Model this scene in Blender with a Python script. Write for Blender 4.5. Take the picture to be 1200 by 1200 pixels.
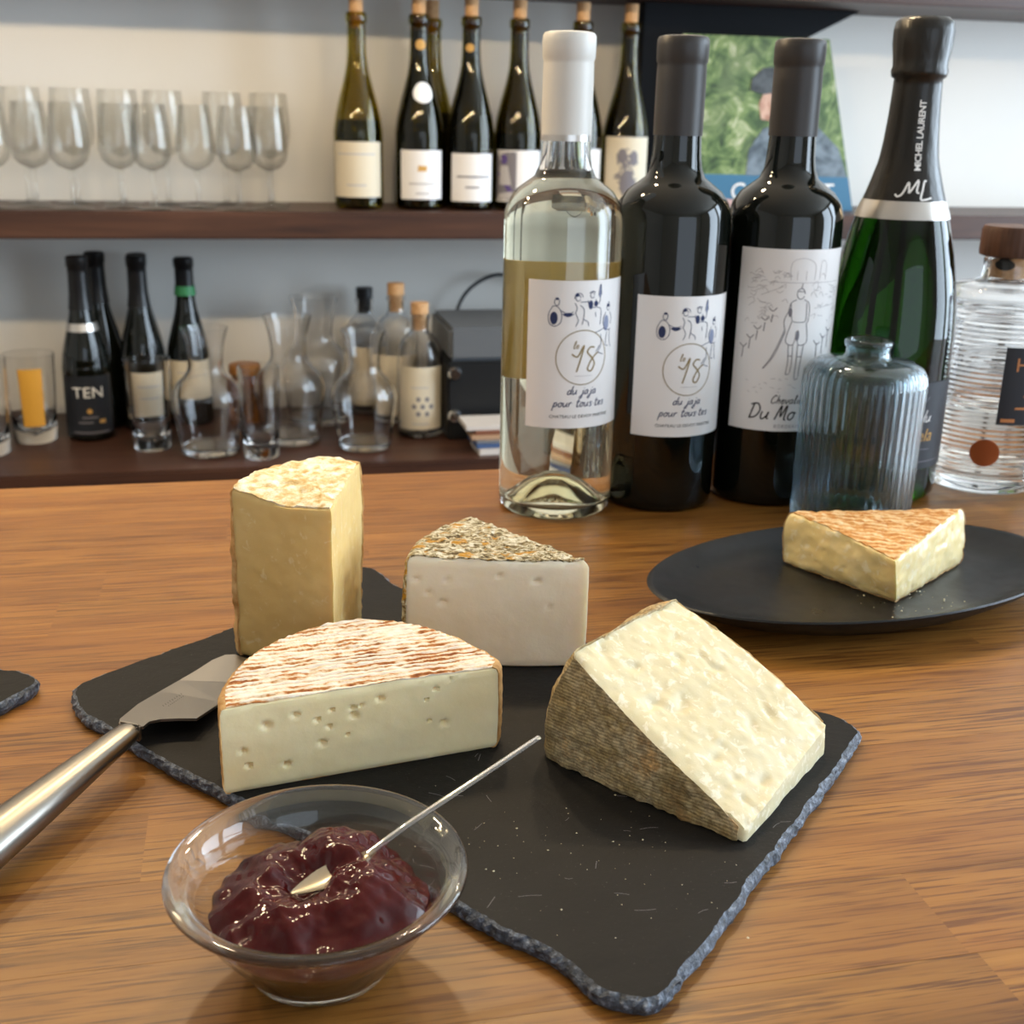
import bpy, bmesh, math, random
from mathutils import Vector, Matrix, noise
random.seed(7)
PI = math.pi
for o in list(bpy.data.objects):
    bpy.data.objects.remove(o)
SC = bpy.context.scene
COL = SC.collection

# ------------------------------------------------------------------ camera
cam_d = bpy.data.cameras.new('camera'); cam = bpy.data.objects.new('camera', cam_d); COL.objects.link(cam)
cam_d.sensor_width = 36.0; cam_d.lens = 42.0          # 1400 px focal length on a 1200 px frame
_p, _r = math.radians(18.3), math.radians(1.3)
_fw = Vector((0, math.cos(_p), -math.sin(_p))); _up = Vector((0, math.sin(_p), math.cos(_p))); _rt = Vector((1, 0, 0))
_R = _rt*math.cos(_r) + _up*math.sin(_r); _U = _up*math.cos(_r) - _rt*math.sin(_r)
cam.matrix_world = Matrix(((_R.x, _U.x, -_fw.x, 0), (_R.y, _U.y, -_fw.y, 0), (_R.z, _U.z, -_fw.z, .25), (0, 0, 0, 1)))
cam_d.clip_start = .01
cam_d.dof.use_dof = True; cam_d.dof.focus_distance = .47; cam_d.dof.aperture_fstop = 20.0
SC.camera = cam

# ------------------------------------------------------------------ world, lights, exposure
YAW = math.radians(12.6)                              # the bar and the back wall run at this angle
BAR = Matrix.Rotation(YAW, 4, 'Z')
def P(u, d, z=0.0):                                   # bar frame (along the bar, away from the guest, up)
    return BAR @ Vector((u, d, z))
w = bpy.data.worlds.new('world'); SC.world = w; w.use_nodes = True
w.node_tree.nodes['Background'].inputs[0].default_value = (.75, .85, 1, 1)
w.node_tree.nodes['Background'].inputs[1].default_value = .4

def area_light(name, loc, direction, sx, sy, power, color):
    l = bpy.data.lights.new(name, 'AREA'); l.shape = 'RECTANGLE'; l.size = sx; l.size_y = sy
    l.energy = power; l.color = color
    o = bpy.data.objects.new(name, l); COL.objects.link(o)
    o.location = loc; o.rotation_euler = Vector(direction).to_track_quat('-Z', 'Y').to_euler()
    return o
# daylight through the window in the right-hand wall, plus fill light added behind the guest
for dd_ in (1.02, -.42):
    area_light('window_daylight', P(3.16, dd_, .62), P(-1, 0, -.05), 1.15, 1.9, 88, (.70, .85, 1.0))
area_light('front_fill', P(1.0, -2.92, .45), P(0, 1, 0), 2.4, 1.7, 26, (.74, .86, 1.0))
def bulb(u, d, z, power):
    l = bpy.data.lights.new('pendant_bulb', 'POINT'); l.energy = power; l.color = (1.0, .76, .46); l.shadow_soft_size = .022
    o = bpy.data.objects.new('pendant_bulb', l); COL.objects.link(o); o.location = P(u, d, z)
for u in (-.62, -.36, -.10, .16, .42):
    bulb(u, 1.02, .70, 6.6)
SC.view_settings.view_transform = 'Standard'; SC.view_settings.look = 'None'
SC.view_settings.gamma = 1.0; SC.view_settings.use_curve_mapping = False
SC.view_settings.exposure = -0.06
SC.cycles.max_bounces = 14; SC.cycles.transmission_bounces = 14; SC.cycles.transparent_max_bounces = 12
SC.cycles.diffuse_bounces = 4; SC.cycles.glossy_bounces = 5
SC.cycles.sample_clamp_indirect = 6.0

# ------------------------------------------------------------------ materials
def lin(h):
    h = h.lstrip('#'); v = [int(h[i:i+2], 16)/255 for i in (0, 2, 4)]
    return tuple(c/12.92 if c <= .04045 else ((c+.055)/1.055)**2.4 for c in v) + (1,)
MATS = {}
class Mat:
    def __init__(s, name, color='#808080', rough=.5, metal=0, trans=0, ior=1.45, spec=.5, sss=0, sssr=(1, .6, .3), ssss=.004, coat=0):
        s.m = bpy.data.materials.new(name); s.m.use_nodes = True; s.nt = s.m.node_tree
        s.b = s.nt.nodes['Principled BSDF']; MATS[name] = s.m
        i = s.b.inputs
        i['Base Color'].default_value = lin(color) if isinstance(color, str) else tuple(color) + (1,)
        i['Roughness'].default_value = rough; i['Metallic'].default_value = metal
        i['Transmission Weight'].default_value = trans; i['IOR'].default_value = ior
        i['Specular IOR Level'].default_value = spec; i['Coat Weight'].default_value = coat; i['Coat Roughness'].default_value = .1
        if sss:
            i['Subsurface Weight'].default_value = sss; i['Subsurface Radius'].default_value = sssr; i['Subsurface Scale'].default_value = ssss
    def n(s, t, **kw):
        nd = s.nt.nodes.new(t)
        for k, v in kw.items():
            if k in nd.inputs: nd.inputs[k].default_value = v
            else: setattr(nd, k, v)
        return nd
    def l(s, a, b): s.nt.links.new(a, b)
    def coords(s, scale=(1, 1, 1), rot=(0, 0, 0), rnd=0):
        tc = s.n('ShaderNodeTexCoord'); mp = s.n('ShaderNodeMapping')
        mp.inputs['Scale'].default_value = scale; mp.inputs['Rotation'].default_value = rot
        if rnd:
            oi = s.n('ShaderNodeObjectInfo'); m = s.n('ShaderNodeMath', operation='MULTIPLY'); m.inputs[1].default_value = rnd
            s.l(oi.outputs['Random'], m.inputs[0])
            ad = s.n('ShaderNodeVectorMath', operation='ADD'); s.l(tc.outputs['Object'], ad.inputs[0]); s.l(m.outputs[0], ad.inputs[1])
            s.l(ad.outputs[0], mp.inputs['Vector'])
        else: s.l(tc.outputs['Object'], mp.inputs['Vector'])
        return mp.outputs['Vector']
    def noise(s, vec, scale, detail=4, rough=.55, dist=0):
        nd = s.n('ShaderNodeTexNoise'); nd.inputs['Scale'].default_value = scale; nd.inputs['Detail'].default_value = detail
        nd.inputs['Roughness'].default_value = rough; nd.inputs['Distortion'].default_value = dist
        s.l(vec, nd.inputs['Vector']); return nd.outputs['Fac']
    def ramp(s, fac, stops):
        r = s.n('ShaderNodeValToRGB'); e = r.color_ramp.elements
        while len(e) < len(stops): e.new(.5)
        for el, (p, c) in zip(e, stops):
            el.position = p; el.color = lin(c) if isinstance(c, str) else (c, c, c, 1)
        s.l(fac, r.inputs['Fac']); return r.outputs['Color']
    def mix(s, fac, a, b, mode='MIX'):
        m = s.n('ShaderNodeMix', data_type='RGBA', blend_type=mode)
        for sock, v in ((m.inputs[0], fac), (m.inputs[6], a), (m.inputs[7], b)):
            if isinstance(v, (int, float)): sock.default_value = v
            elif isinstance(v, str): sock.default_value = lin(v)
            else: s.l(v, sock)
        return m.outputs[2]
    def color(s, out): s.l(out, s.b.inputs['Base Color'])
    def bump(s, h, strength=.3, dist=.001):
        b = s.n('ShaderNodeBump'); b.inputs['Strength'].default_value = strength; b.inputs['Distance'].default_value = dist
        s.l(h, b.inputs['Height']); s.l(b.outputs['Normal'], s.b.inputs['Normal'])
    def rough(s, out): s.l(out, s.b.inputs['Roughness'])

# counter staves: oiled oak-like wood, grain along local x
m = Mat('counter_wood', rough=.38, spec=.45)
v1 = m.coords((4, 95, 95), rnd=37); v2 = m.coords((22, 620, 620), rnd=11); v3 = m.coords((2.2, 16, 16), rnd=23)
g1 = m.noise(v1, 1, 5, .6, .6); g2 = m.noise(v2, 1, 3, .6); g3 = m.noise(v3, 1, 3, .5, .8)
c = m.ramp(g1, [(.28, '#6e4818'), (.44, '#8b5c25'), (.58, '#99692d'), (.76, '#a67535')])
c = m.mix(m.ramp(g2, [(.38, .9), (.50, 0.0)]), c, '#5a3412')
c = m.mix(m.ramp(g3, [(.35, .0), (.65, .30)]), c, '#935a28')
oi = m.n('ShaderNodeObjectInfo'); hs = m.n('ShaderNodeHueSaturation'); mr = m.n('ShaderNodeMapRange')
mr.inputs['To Min'].default_value = .88; mr.inputs['To Max'].default_value = 1.08
m.l(oi.outputs['Random'], mr.inputs['Value']); m.l(mr.outputs[0], hs.inputs['Value']); m.l(c, hs.inputs['Color'])
m.color(hs.outputs[0]); m.bump(g2, .25, .0004)
m = Mat('shelf_wood', rough=.42)
v = m.coords((3, 45, 45)); g1 = m.noise(v, 1, 5, .6, .5); v = m.coords((14, 20, 20)); g2 = m.noise(v, 1, 5, .7)
c = m.ramp(g1, [(.3, '#33201a'), (.55, '#4a2f22'), (.8, '#5f4030')])
m.color(m.mix(m.ramp(g2, [(.66, .0), (.78, .7)]), c, '#7a5540')); m.bump(g2, .2, .001)
m = Mat('wall_paint', rough=.85); v = m.coords((1, 1, 1)); g1 = m.noise(v, 3, 5)
m.color(m.ramp(g1, [(.3, '#e2dfd9'), (.7, '#e8e5df')])); m.bump(m.noise(v, 180, 3), .08, .001)
m = Mat('ceiling_paint', '#e6e1d8', .9)
m = Mat('room_wall', '#d6d1c8', .9)
m = Mat('floor_boards', rough=.6); m.color(m.ramp(m.noise(m.coords((2, 20, 1)), 1, 4), [(.3, '#6d5644'), (.7, '#8a705a')]))
m = Mat('counter_front', '#4a3322', .6)
m = Mat('navy_paint', '#04070d', .7, spec=.25)
m = Mat('slate', rough=.58, spec=.2)
v = m.coords(); n1 = m.noise(v, 28, 6, .6); n2 = m.noise(v, 230, 5, .7); n3 = m.noise(v, 1100, 2, .5)
c = m.ramp(n1, [(.3, '#121111'), (.7, '#1b1a19')]); m.color(m.mix(m.ramp(n3, [(.70, .0), (.80, .45)]), c, '#6e6c68'))
ad = m.n('ShaderNodeMath', operation='MULTIPLY_ADD'); ad.inputs[1].default_value = .35
m.l(n2, ad.inputs[0]); m.l(n1, ad.inputs[2]); m.bump(ad.outputs[0], .35, .002)
m = Mat('slate_edge', rough=.34, spec=.7)
v = m.coords(); n2 = m.noise(v, 330, 5, .7); m.color(m.ramp(n2, [(.34, '#1b1e23'), (.52, '#4c5563'), (.72, '#a2aec0')])); m.bump(n2, .9, .002)  # broken-edge mottling; its pale blue is daylight sheen put into the colour
m = Mat('plate_glaze', rough=.34, spec=.34)
n1 = m.noise(m.coords(), 160, 4); m.color(m.ramp(n1, [(.3, '#131415'), (.75, '#1c1d1f')]))
m.rough(m.ramp(m.noise(m.coords(), 60, 4), [(.3, .27), (.7, .42)]))
Mat('clear_glass', (1, 1, 1), .0, trans=1, ior=1.47)
Mat('black_glass', (.0035, .0045, .003), .03, spec=.55)
Mat('green_glass', (.006, .038, .0015), .01, trans=1, ior=1.38)
Mat('dark_wine', (.004, .005, .004), .1)
Mat('white_wine', '#faf6da', .0, trans=1, ior=1.34)
Mat('clear_spirit', '#f6f4ee', .0, trans=1, ior=1.36)
def thin_glass(name, tint, solid=0.0, ior=1.45):
    # thin-walled glass: mostly straight-through transmission plus a Fresnel reflection; solid adds real refraction
    m = Mat(name, tint, .0, trans=1, ior=ior); nt = m.nt
    tr = m.n('ShaderNodeBsdfTransparent'); tr.inputs[0].default_value = tuple(c**.5 for c in lin(tint)[:3])+(1,)
    gl = m.n('ShaderNodeBsdfGlossy'); gl.inputs['Roughness'].default_value = .0
    fr = m.n('ShaderNodeFresnel'); ge = m.n('ShaderNodeNewGeometry'); mi = m.n('ShaderNodeMix', data_type='FLOAT')
    mi.inputs[2].default_value = ior; mi.inputs[3].default_value = 1/ior; m.l(ge.outputs['Backfacing'], mi.inputs[0]); m.l(mi.outputs[0], fr.inputs['IOR'])
    mx = m.n('ShaderNodeMixShader'); m.l(fr.outputs[0], mx.inputs[0]); m.l(tr.outputs[0], mx.inputs[1]); m.l(gl.outputs[0], mx.inputs[2])
    out = nt.nodes['Material Output']
    if solid:
        m2 = m.n('ShaderNodeMixShader'); m2.inputs[0].default_value = solid
        m.l(mx.outputs[0], m2.inputs[1]); m.l(m.b.outputs[0], m2.inputs[2]); m.l(m2.outputs[0], out.inputs[0])
    else: m.l(mx.outputs[0], out.inputs[0])
thin_glass('stem_glass', '#fdfdfb', .14); pass
thin_glass('bowl_glass', '#fafbf9', .88); thin_glass('blue_glass', '#cddee6', .88)
thin_glass('olive_glass', '#b0a02e', .35); thin_glass('dark_olive_glass', '#786a1c', .35)
m = Mat('paper', '#e9e6e4', .65); m.bump(m.noise(m.coords(), 900, 2), .06, .0004)
m = Mat('cream_paper', '#d6cbb4', .7)
m = Mat('back_label', '#d2c698', .7)
tl_ = m.n('ShaderNodeBsdfTranslucent'); tl_.inputs[0].default_value = lin('#ddd2a6'); mx_ = m.n('ShaderNodeMixShader'); mx_.inputs[0].default_value = .55
m.l(m.b.outputs[0], mx_.inputs[1]); m.l(tl_.outputs[0], mx_.inputs[2]); m.l(mx_.outputs[0], m.nt.nodes['Material Output'].inputs[0])
Mat('capsule_white', '#d9d6cf', .42)
Mat('capsule_black', '#35312f', .42, spec=.45); Mat('capsule_gloss', '#141314', .3, spec=.4)
m = Mat('foil_black', '#26231f', .30, metal=.25); m.bump(m.noise(m.coords((90, 90, 30)), 1, 3), .35, .003)
Mat('silver_foil', '#cfcac4', .28, metal=.8)
Mat('gold_print', '#8f7a50', .45, metal=.2)
Mat('navy_print', '#28335a', .7); Mat('pale_navy_print', '#8b93ad', .7)
Mat('black_print', '#211f20', .7); Mat('grey_print', '#7c787e', .7); Mat('pale_grey_print', '#bab6b6', .7)
Mat('white_print', '#f4f3f0', .6); Mat('orange_print', '#c9854f', .5); Mat('ochre_print', '#c79a52', .6); Mat('purple_print', '#5b4a86', .7)
m = Mat('cork', rough=.8); m.color(m.ramp(m.noise(m.coords(), 260, 4), [(.3, '#b98a5c'), (.7, '#d8ae80')]))
m = Mat('dark_wood_cap', rough=.55); m.color(m.ramp(m.noise(m.coords((160, 160, 20)), 1, 4), [(.3, '#3b2417'), (.7, '#5c3a26')]))
Mat('navy_label', '#20242c', .5)
Mat('copper', '#b4683f', .35, metal=.7)
m = Mat('brushed_steel', '#8f8a82', .30, metal=1.0)
m.bump(m.noise(m.coords((60, 900, 900)), 1, 2), .05, .0004)
Mat('blade_steel', '#97928b', .36, metal=1.0)
Mat('spoon_steel', '#a89f8c', .25, metal=1)
m = Mat('clear_plastic', '#f2f2f2', .06, trans=.92, ior=1.49)
m = Mat('jam', (.052, .0004, .0008), .015, spec=.34)
Mat('amp_black', '#131416', .45); Mat('amp_grey', '#5d6166', .5); Mat('chrome', '#d8d8d8', .15, metal=1); Mat('cable_black', '#202226', .5)
Mat('magazine_white', '#cfc9c4', .6); Mat('magazine_brown', '#7b4d38', .6); Mat('magazine_blue', '#49618c', .5); Mat('magazine_tan', '#b59478', .6)
Mat('amber_glass', '#a8661c', .05, trans=.8, ior=1.45); Mat('copper_lid', '#b87a3e', .4, metal=.5); Mat('orange_wrap', '#d69a35', .6)
Mat('green_foil', '#2f7a4e', .5)
m = Mat('foliage_print', rough=.45); v = m.coords(); n1 = m.noise(v, 26, 6, .65, 1.2); n2 = m.noise(v, 9, 3)
c = m.ramp(n1, [(.32, '#1c2c1a'), (.44, '#486136'), (.56, '#7d9358'), (.68, '#c9c9aa')]); m.color(m.mix(m.ramp(n2, [(.5, .0), (.62, .55)]), c, '#6b7a55'))
for nm_, lo_, hi_ in (('print_coat', '#47525c', '#7d8a94'), ('print_cap', '#2c3033', '#565b5f'), ('print_skin', '#a87a66', '#d9b5a0')):
    m = Mat(nm_, rough=.5); m.color(m.ramp(m.noise(m.coords(), 28, 4, .6, .6), [(.38, lo_), (.62, hi_)]))
Mat('print_blue', '#3d7191', .45); Mat('print_pink', '#c9a7a0', .5)

# cheese pastes and rinds
def paste(name, lo, hi, scale=120, sss=.35, ssss=.004, rough=.45, spots=None):
    m = Mat(name, rough=rough, sss=sss, sssr=(1, .75, .4), ssss=ssss)
    v = m.coords(); c = m.ramp(m.noise(v, scale*.25, 4), [(.3, lo), (.7, hi)])
    if spots:
        c = m.mix(m.ramp(m.noise(v, scale*1.4, 4, .6, .6), [(spots[1], 0.0), (spots[1]+.09, spots[2])]), c, spots[0])
    m.color(c); m.bump(m.noise(v, scale*6, 4, .6), .12, .0006)
paste('paste_tall', '#d8b470', '#e2c485', spots=('#ecdcb0', .60, .5))
paste('paste_herb', '#efe2ca', '#f3e8d4', spots=('#dcc8a6', .74, .4))
paste('paste_half', '#f4dfac', '#f7e7bc')
paste('paste_hard', '#d3c399', '#dccea8', scale=170, spots=('#f0e6ce', .54, .7), rough=.5)
paste('paste_soft', '#e9cd88', '#f0dca8', spots=('#f8ecd0', .56, .6), rough=.3)
m = Mat('rind_tall', rough=.8); v = m.coords(); c = m.ramp(m.noise(v, 160, 5, .65), [(.34, '#caa465'), (.47, '#e3cb98'), (.58, '#f3e9d0'), (.7, '#faf4e4')])
m.color(c); m.bump(m.noise(v, 260, 5, .7), .7, .0015)
m = Mat('rind_herb', rough=.8); v = m.coords((1, 1.6, 1), (0, 0, .5))
c = m.ramp(m.noise(v, 210, 4, .65, 1.4), [(.36, '#43331d'), (.45, '#8d7a50'), (.52, '#c9bf9f'), (.62, '#ece6d4')])
c = m.mix(m.ramp(m.noise(v, 120, 2, .5, .5), [(.57, 0.0), (.64, .9)]), c, '#c48c1c')
c = m.mix(m.ramp(m.noise(v, 330, 2, .5, .8), [(.64, 0.0), (.69, .8)]), c, '#55422a')
m.color(c); m.bump(m.noise(v, 300, 4, .7, 1), .9, .002)
m = Mat('rind_half', rough=.75)
v = m.coords((1, 1, 1), (0, 0, -.35)); wv = m.n('ShaderNodeTexWave'); wv.bands_direction = 'Y'; wv.inputs['Scale'].default_value = 88
wv.inputs['Distortion'].default_value = 3.2; wv.inputs['Detail'].default_value = 3; wv.inputs['Detail Scale'].default_value = 1.6; m.l(v, wv.inputs['Vector'])
big = m.noise(v, 45, 5, .65); fine = m.noise(m.coords((1, 3, 1), (0, 0, -.35)), 260, 4, .7)
a1 = m.n('ShaderNodeMath', operation='MULTIPLY_ADD'); a1.inputs[1].default_value = .26; m.l(wv.outputs['Fac'], a1.inputs[0]); m.l(big, a1.inputs[2])
a2 = m.n('ShaderNodeMath', operation='MULTIPLY_ADD'); a2.inputs[1].default_value = .32; m.l(fine, a2.inputs[0]); m.l(a1.outputs[0], a2.inputs[2])
c = m.ramp(a2.outputs[0], [(.55, '#8a4a1e'), (.635, '#b8763c'), (.70, '#dfc29c'), (.82, '#efe3d2')])
m.color(c); m.bump(a2.outputs[0], .7, .0012)
m = Mat('rind_hard', rough=.85); v = m.coords()
wv = m.n('ShaderNodeTexWave'); wv.bands_direction = 'Z'; wv.inputs['Scale'].default_value = 230; wv.inputs['Distortion'].default_value = 2.2
wv.inputs['Detail'].default_value = 3; m.l(v, wv.inputs['Vector'])
big = m.noise(v, 55, 5, .65); c = m.ramp(big, [(.3, '#94703f'), (.45, '#b09868'), (.58, '#c9b48c'), (.72, '#cf9f60')])
c = m.mix(m.ramp(m.noise(v, 420, 4, .7), [(.42, .55), (.58, .0)]), c, '#5e482c')
m.color(m.mix(m.ramp(wv.outputs['Fac'], [(.0, .26), (.5, .0)]), c, '#5a4426')); m.bump(wv.outputs['Fac'], .28, .0006)
m = Mat('rind_hard_edge', rough=.8); v = m.coords(); m.color(m.ramp(m.noise(v, 90, 4), [(.35, '#a9814c'), (.6, '#dcc391'), (.75, '#ecdcb6')])); m.bump(m.noise(v, 300, 4), .6, .001)
m = Mat('rind_soft', rough=.6); v = m.coords((1, 1, 1), (0, 0, .25)); wv = m.n('ShaderNodeTexWave'); wv.bands_direction = 'Y'; wv.inputs['Scale'].default_value = 60
wv.inputs['Distortion'].default_value = 4; wv.inputs['Detail'].default_value = 3; wv.inputs['Detail Scale'].default_value = 2; m.l(v, wv.inputs['Vector'])
f = m.noise(v, 220, 5, .7); a1 = m.n('ShaderNodeMath', operation='MULTIPLY_ADD'); a1.inputs[1].default_value = .25; m.l(wv.outputs['Fac'], a1.inputs[0]); m.l(f, a1.inputs[2])
m.color(m.ramp(a1.outputs[0], [(.42, '#b8742c'), (.6, '#d29a55'), (.78, '#e8c795')])); m.bump(a1.outputs[0], .8, .0014)
m = Mat('rind_side_tan', rough=.75); v = m.coords(); m.color(m.ramp(m.noise(v, 150, 4), [(.35, '#b08045'), (.65, '#d8b27a')])); m.bump(m.noise(v, 260, 4), .5, .001)

# ------------------------------------------------------------------ mesh helpers
def link_mesh(name, verts, faces, mat, parent=None, smooth=True, sharp=35, loc=None):
    me = bpy.data.meshes.new(name); me.from_pydata([tuple(v) for v in verts], [], faces); me.update()
    if mat: me.materials.append(MATS[mat])
    if smooth:
        me.shade_smooth(); me.set_sharp_from_angle(angle=math.radians(sharp))
    o = bpy.data.objects.new(name, me); COL.objects.link(o)
    if parent: o.parent = parent
    if loc is not None: o.location = loc
    return o
def tag(o, label=None, cat=None, group=None, kind=None):
    if label: o['label'] = label
    if cat: o['category'] = cat
    if group: o['group'] = group
    if kind: o['kind'] = kind
    return o
def thing(name, label, cat, loc=(0, 0, 0), rotz=0, group=None):
    o = bpy.data.objects.new(name, None); COL.objects.link(o); o.empty_display_size = .02
    o.location = loc; o.rotation_euler = (0, 0, rotz)
    return tag(o, label, cat, group)
def box_data(x0, x1, y0, y1, z0, z1):
    v = [(x0, y0, z0), (x1, y0, z0), (x1, y1, z0), (x0, y1, z0), (x0, y0, z1), (x1, y0, z1), (x1, y1, z1), (x0, y1, z1)]
    f = [(3, 2, 1, 0), (4, 5, 6, 7), (0, 1, 5, 4), (1, 2, 6, 5), (2, 3, 7, 6), (3, 0, 4, 7)]
    return v, f
def bevel_box(name, x0, x1, y0, y1, z0, z1, mat, parent=None, bev=.001, seg=2):
    v, f = box_data(x0, x1, y0, y1, z0, z1)
    bm = bmesh.new(); vs = [bm.verts.new(p) for p in v]
    for q in f: bm.faces.new([vs[i] for i in q])
    if bev: bmesh.ops.bevel(bm, geom=bm.edges[:], offset=bev, segments=seg, affect='EDGES')
    me = bpy.data.meshes.new(name); bm.to_mesh(me); bm.free(); me.materials.append(MATS[mat])
    me.shade_smooth(); me.set_sharp_from_angle(angle=math.radians(40))
    o = bpy.data.objects.new(name, me); COL.objects.link(o)
    if parent: o.parent = parent
    return o
def lathe_data(prof, seg=48, mod=None):
    verts, faces, rows = [], [], []
    for r, z in prof:
        if r < 1e-6: rows.append([len(verts)]); verts.append((0, 0, z))
        else:
            row = []
            for k in range(seg):
                a = 2*PI*k/seg; rr = mod(r, z, a) if mod else r
                row.append(len(verts)); verts.append((rr*math.cos(a), rr*math.sin(a), z))
            rows.append(row)
    for A, B in zip(rows, rows[1:]):
        for k in range(seg):
            k2 = (k+1) % seg
            if len(A) == 1 and len(B) == 1: continue
            if len(A) == 1: faces.append((A[0], B[k2], B[k]))
            elif len(B) == 1: faces.append((A[k], A[k2], B[0]))
            else: faces.append((A[k], A[k2], B[k2], B[k]))
    return verts, faces
def lathe(name, prof, mat, parent=None, seg=48, mod=None, sharp=45, loc=None):
    v, f = lathe_data(prof, seg, mod)
    return link_mesh(name, v, f, mat, parent, True, sharp, loc)
def catmull(pts, n=6, closed=False):
    pts = [Vector(p) for p in pts]; out = []; N = len(pts)
    if N < 3: return pts
    for i in range(N if closed else N-1):
        if closed: p0, p1, p2, p3 = pts[i-1], pts[i], pts[(i+1) % N], pts[(i+2) % N]
        else: p0, p1, p2, p3 = pts[max(i-1, 0)], pts[i], pts[i+1], pts[min(i+2, N-1)]
        for k in range(n):
            t = k/n
            out.append(.5*((2*p1) + (p2-p0)*t + (2*p0-5*p1+4*p2-p3)*t*t + (3*p1-p0-3*p2+p3)*t**3))
    if not closed: out.append(pts[-1])
    return out
def tube_data(path, radii, seg=10, flat=1.0):
    path = [Vector(p) for p in path]; verts, faces = [], []
    up = Vector((0, 0, 1)); N = len(path)
    for i, p in enumerate(path):
        t = (path[min(i+1, N-1)] - path[max(i-1, 0)]).normalized()
        s = t.cross(up); s = s.normalized() if s.length > 1e-6 else Vector((1, 0, 0)); q = s.cross(t)
        r = radii[i] if isinstance(radii, (list, tuple)) else radii
        for k in range(seg):
            a = 2*PI*k/seg; verts.append(p + s*(r*math.cos(a)) + q*(r*flat*math.sin(a)))
    for i in range(N-1):
        for k in range(seg):
            k2 = (k+1) % seg; faces.append((i*seg+k, i*seg+k2, (i+1)*seg+k2, (i+1)*seg+k))
    faces.append(tuple(range(seg))[::-1]); faces.append(tuple((N-1)*seg+k for k in range(seg)))
    return verts, faces
def tube(name, path, radii, mat, parent=None, seg=10, flat=1.0):
    v, f = tube_data(path, radii, seg, flat); return link_mesh(name, v, f, mat, parent, True, 60)

# prints and labels on a cylinder: x runs round the bottle (metres of arc), z up; phi is the facing angle
def cyl(r, phi, lift=.0003, zoff=0.0, taper=None):
    def f(x, z):
        rr = (taper(z+zoff) if taper else r) + lift; a = phi + x/r
        return (rr*math.cos(a), rr*math.sin(a), z+zoff)
    return f
def flat_map(origin, ux, uz, lift):
    o = Vector(origin); ux = Vector(ux); uz = Vector(uz); n = ux.cross(uz).normalized()
    return lambda x, z: tuple(o + ux*x + uz*z + n*lift)
def patch(name, x0, x1, z0, z1, fmap, fmap_in, mat, parent, nx=24, nz=2, corner=.0):
    verts, faces = [], []
    for fm in (fmap, fmap_in):
        for j in range(nz+1):
            for i in range(nx+1): verts.append(fm(x0+(x1-x0)*i/nx, z0+(z1-z0)*j/nz))
    n1 = (nx+1)*(nz+1); id = lambda i, j, s=0: s*n1 + j*(nx+1)+i
    for j in range(nz):
        for i in range(nx):
            faces.append((id(i, j), id(i+1, j), id(i+1, j+1), id(i, j+1)))
            faces.append((id(i, j, 1), id(i, j+1, 1), id(i+1, j+1, 1), id(i+1, j, 1)))
    for i in range(nx):
        faces.append((id(i, 0), id(i, 0, 1), id(i+1, 0, 1), id(i+1, 0))); faces.append((id(i, nz), id(i+1, nz), id(i+1, nz, 1), id(i, nz, 1)))
    for j in range(nz):
        faces.append((id(0, j), id(0, j+1), id(0, j+1, 1), id(0, j, 1))); faces.append((id(nx, j), id(nx, j, 1), id(nx, j+1, 1), id(nx, j+1)))
    return link_mesh(name, verts, faces, mat, parent, True, 50)
def ribbon(strokes, width, fmap, smooth=5, data=None):
    verts, faces = data if data else ([], [])
    for st in strokes:
        pts = catmull([(p[0], p[1], 0) for p in st], smooth) if len(st) > 2 else [Vector((p[0], p[1], 0)) for p in st]
        if len(pts) == 2: pts = [pts[0].lerp(pts[1], k/12) for k in range(13)]
        base = len(verts); N = len(pts)
        for i, p in enumerate(pts):
            t = (pts[min(i+1, N-1)]-pts[max(i-1, 0)])
            t = t.normalized() if t.length > 1e-9 else Vector((1, 0, 0))
            q = Vector((-t.y, t.x, 0))*width/2
            verts.append(fmap(p.x-q.x, p.y-q.y)); verts.append(fmap(p.x+q.x, p.y+q.y))
        for i in range(N-1): faces.append((base+2*i, base+2*i+2, base+2*i+3, base+2*i+1))
    return verts, faces
def ink(name, strokes, width, fmap, mat, parent, smooth=5):
    v, f = ribbon(strokes, width, fmap, smooth); return link_mesh(name, v, f, mat, parent, False)
def blob(cx, cz, rx, rz, n=14):
    return [(cx+rx*math.cos(2*PI*k/n), cz+rz*math.sin(2*PI*k/n)) for k in range(n)]
def filled(name, polys, fmap, mat, parent, K=5):
    verts, faces = [], []
    for pl in polys:
        if len(pl) < 8:
            q = []
            for a, b in zip(pl, pl[1:]+pl[:1]): q += [(a[0]+(b[0]-a[0])*k/5, a[1]+(b[1]-a[1])*k/5) for k in range(5)]
            pl = q
        b = len(verts); cx = sum(p[0] for p in pl)/len(pl); cz = sum(p[1] for p in pl)/len(pl); n = len(pl)
        verts.append(fmap(cx, cz))
        for k in range(1, K+1): verts += [fmap(cx+(p[0]-cx)*k/K, cz+(p[1]-cz)*k/K) for p in pl]
        faces += [(b, b+1+i, b+1+(i+1) % n) for i in range(n)]
        for k in range(K-1):
            o = b+1+k*n; faces += [(o+i, o+n+i, o+n+(i+1) % n, o+(i+1) % n) for i in range(n)]
    return link_mesh(name, verts, faces, mat, parent, False)
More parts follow.
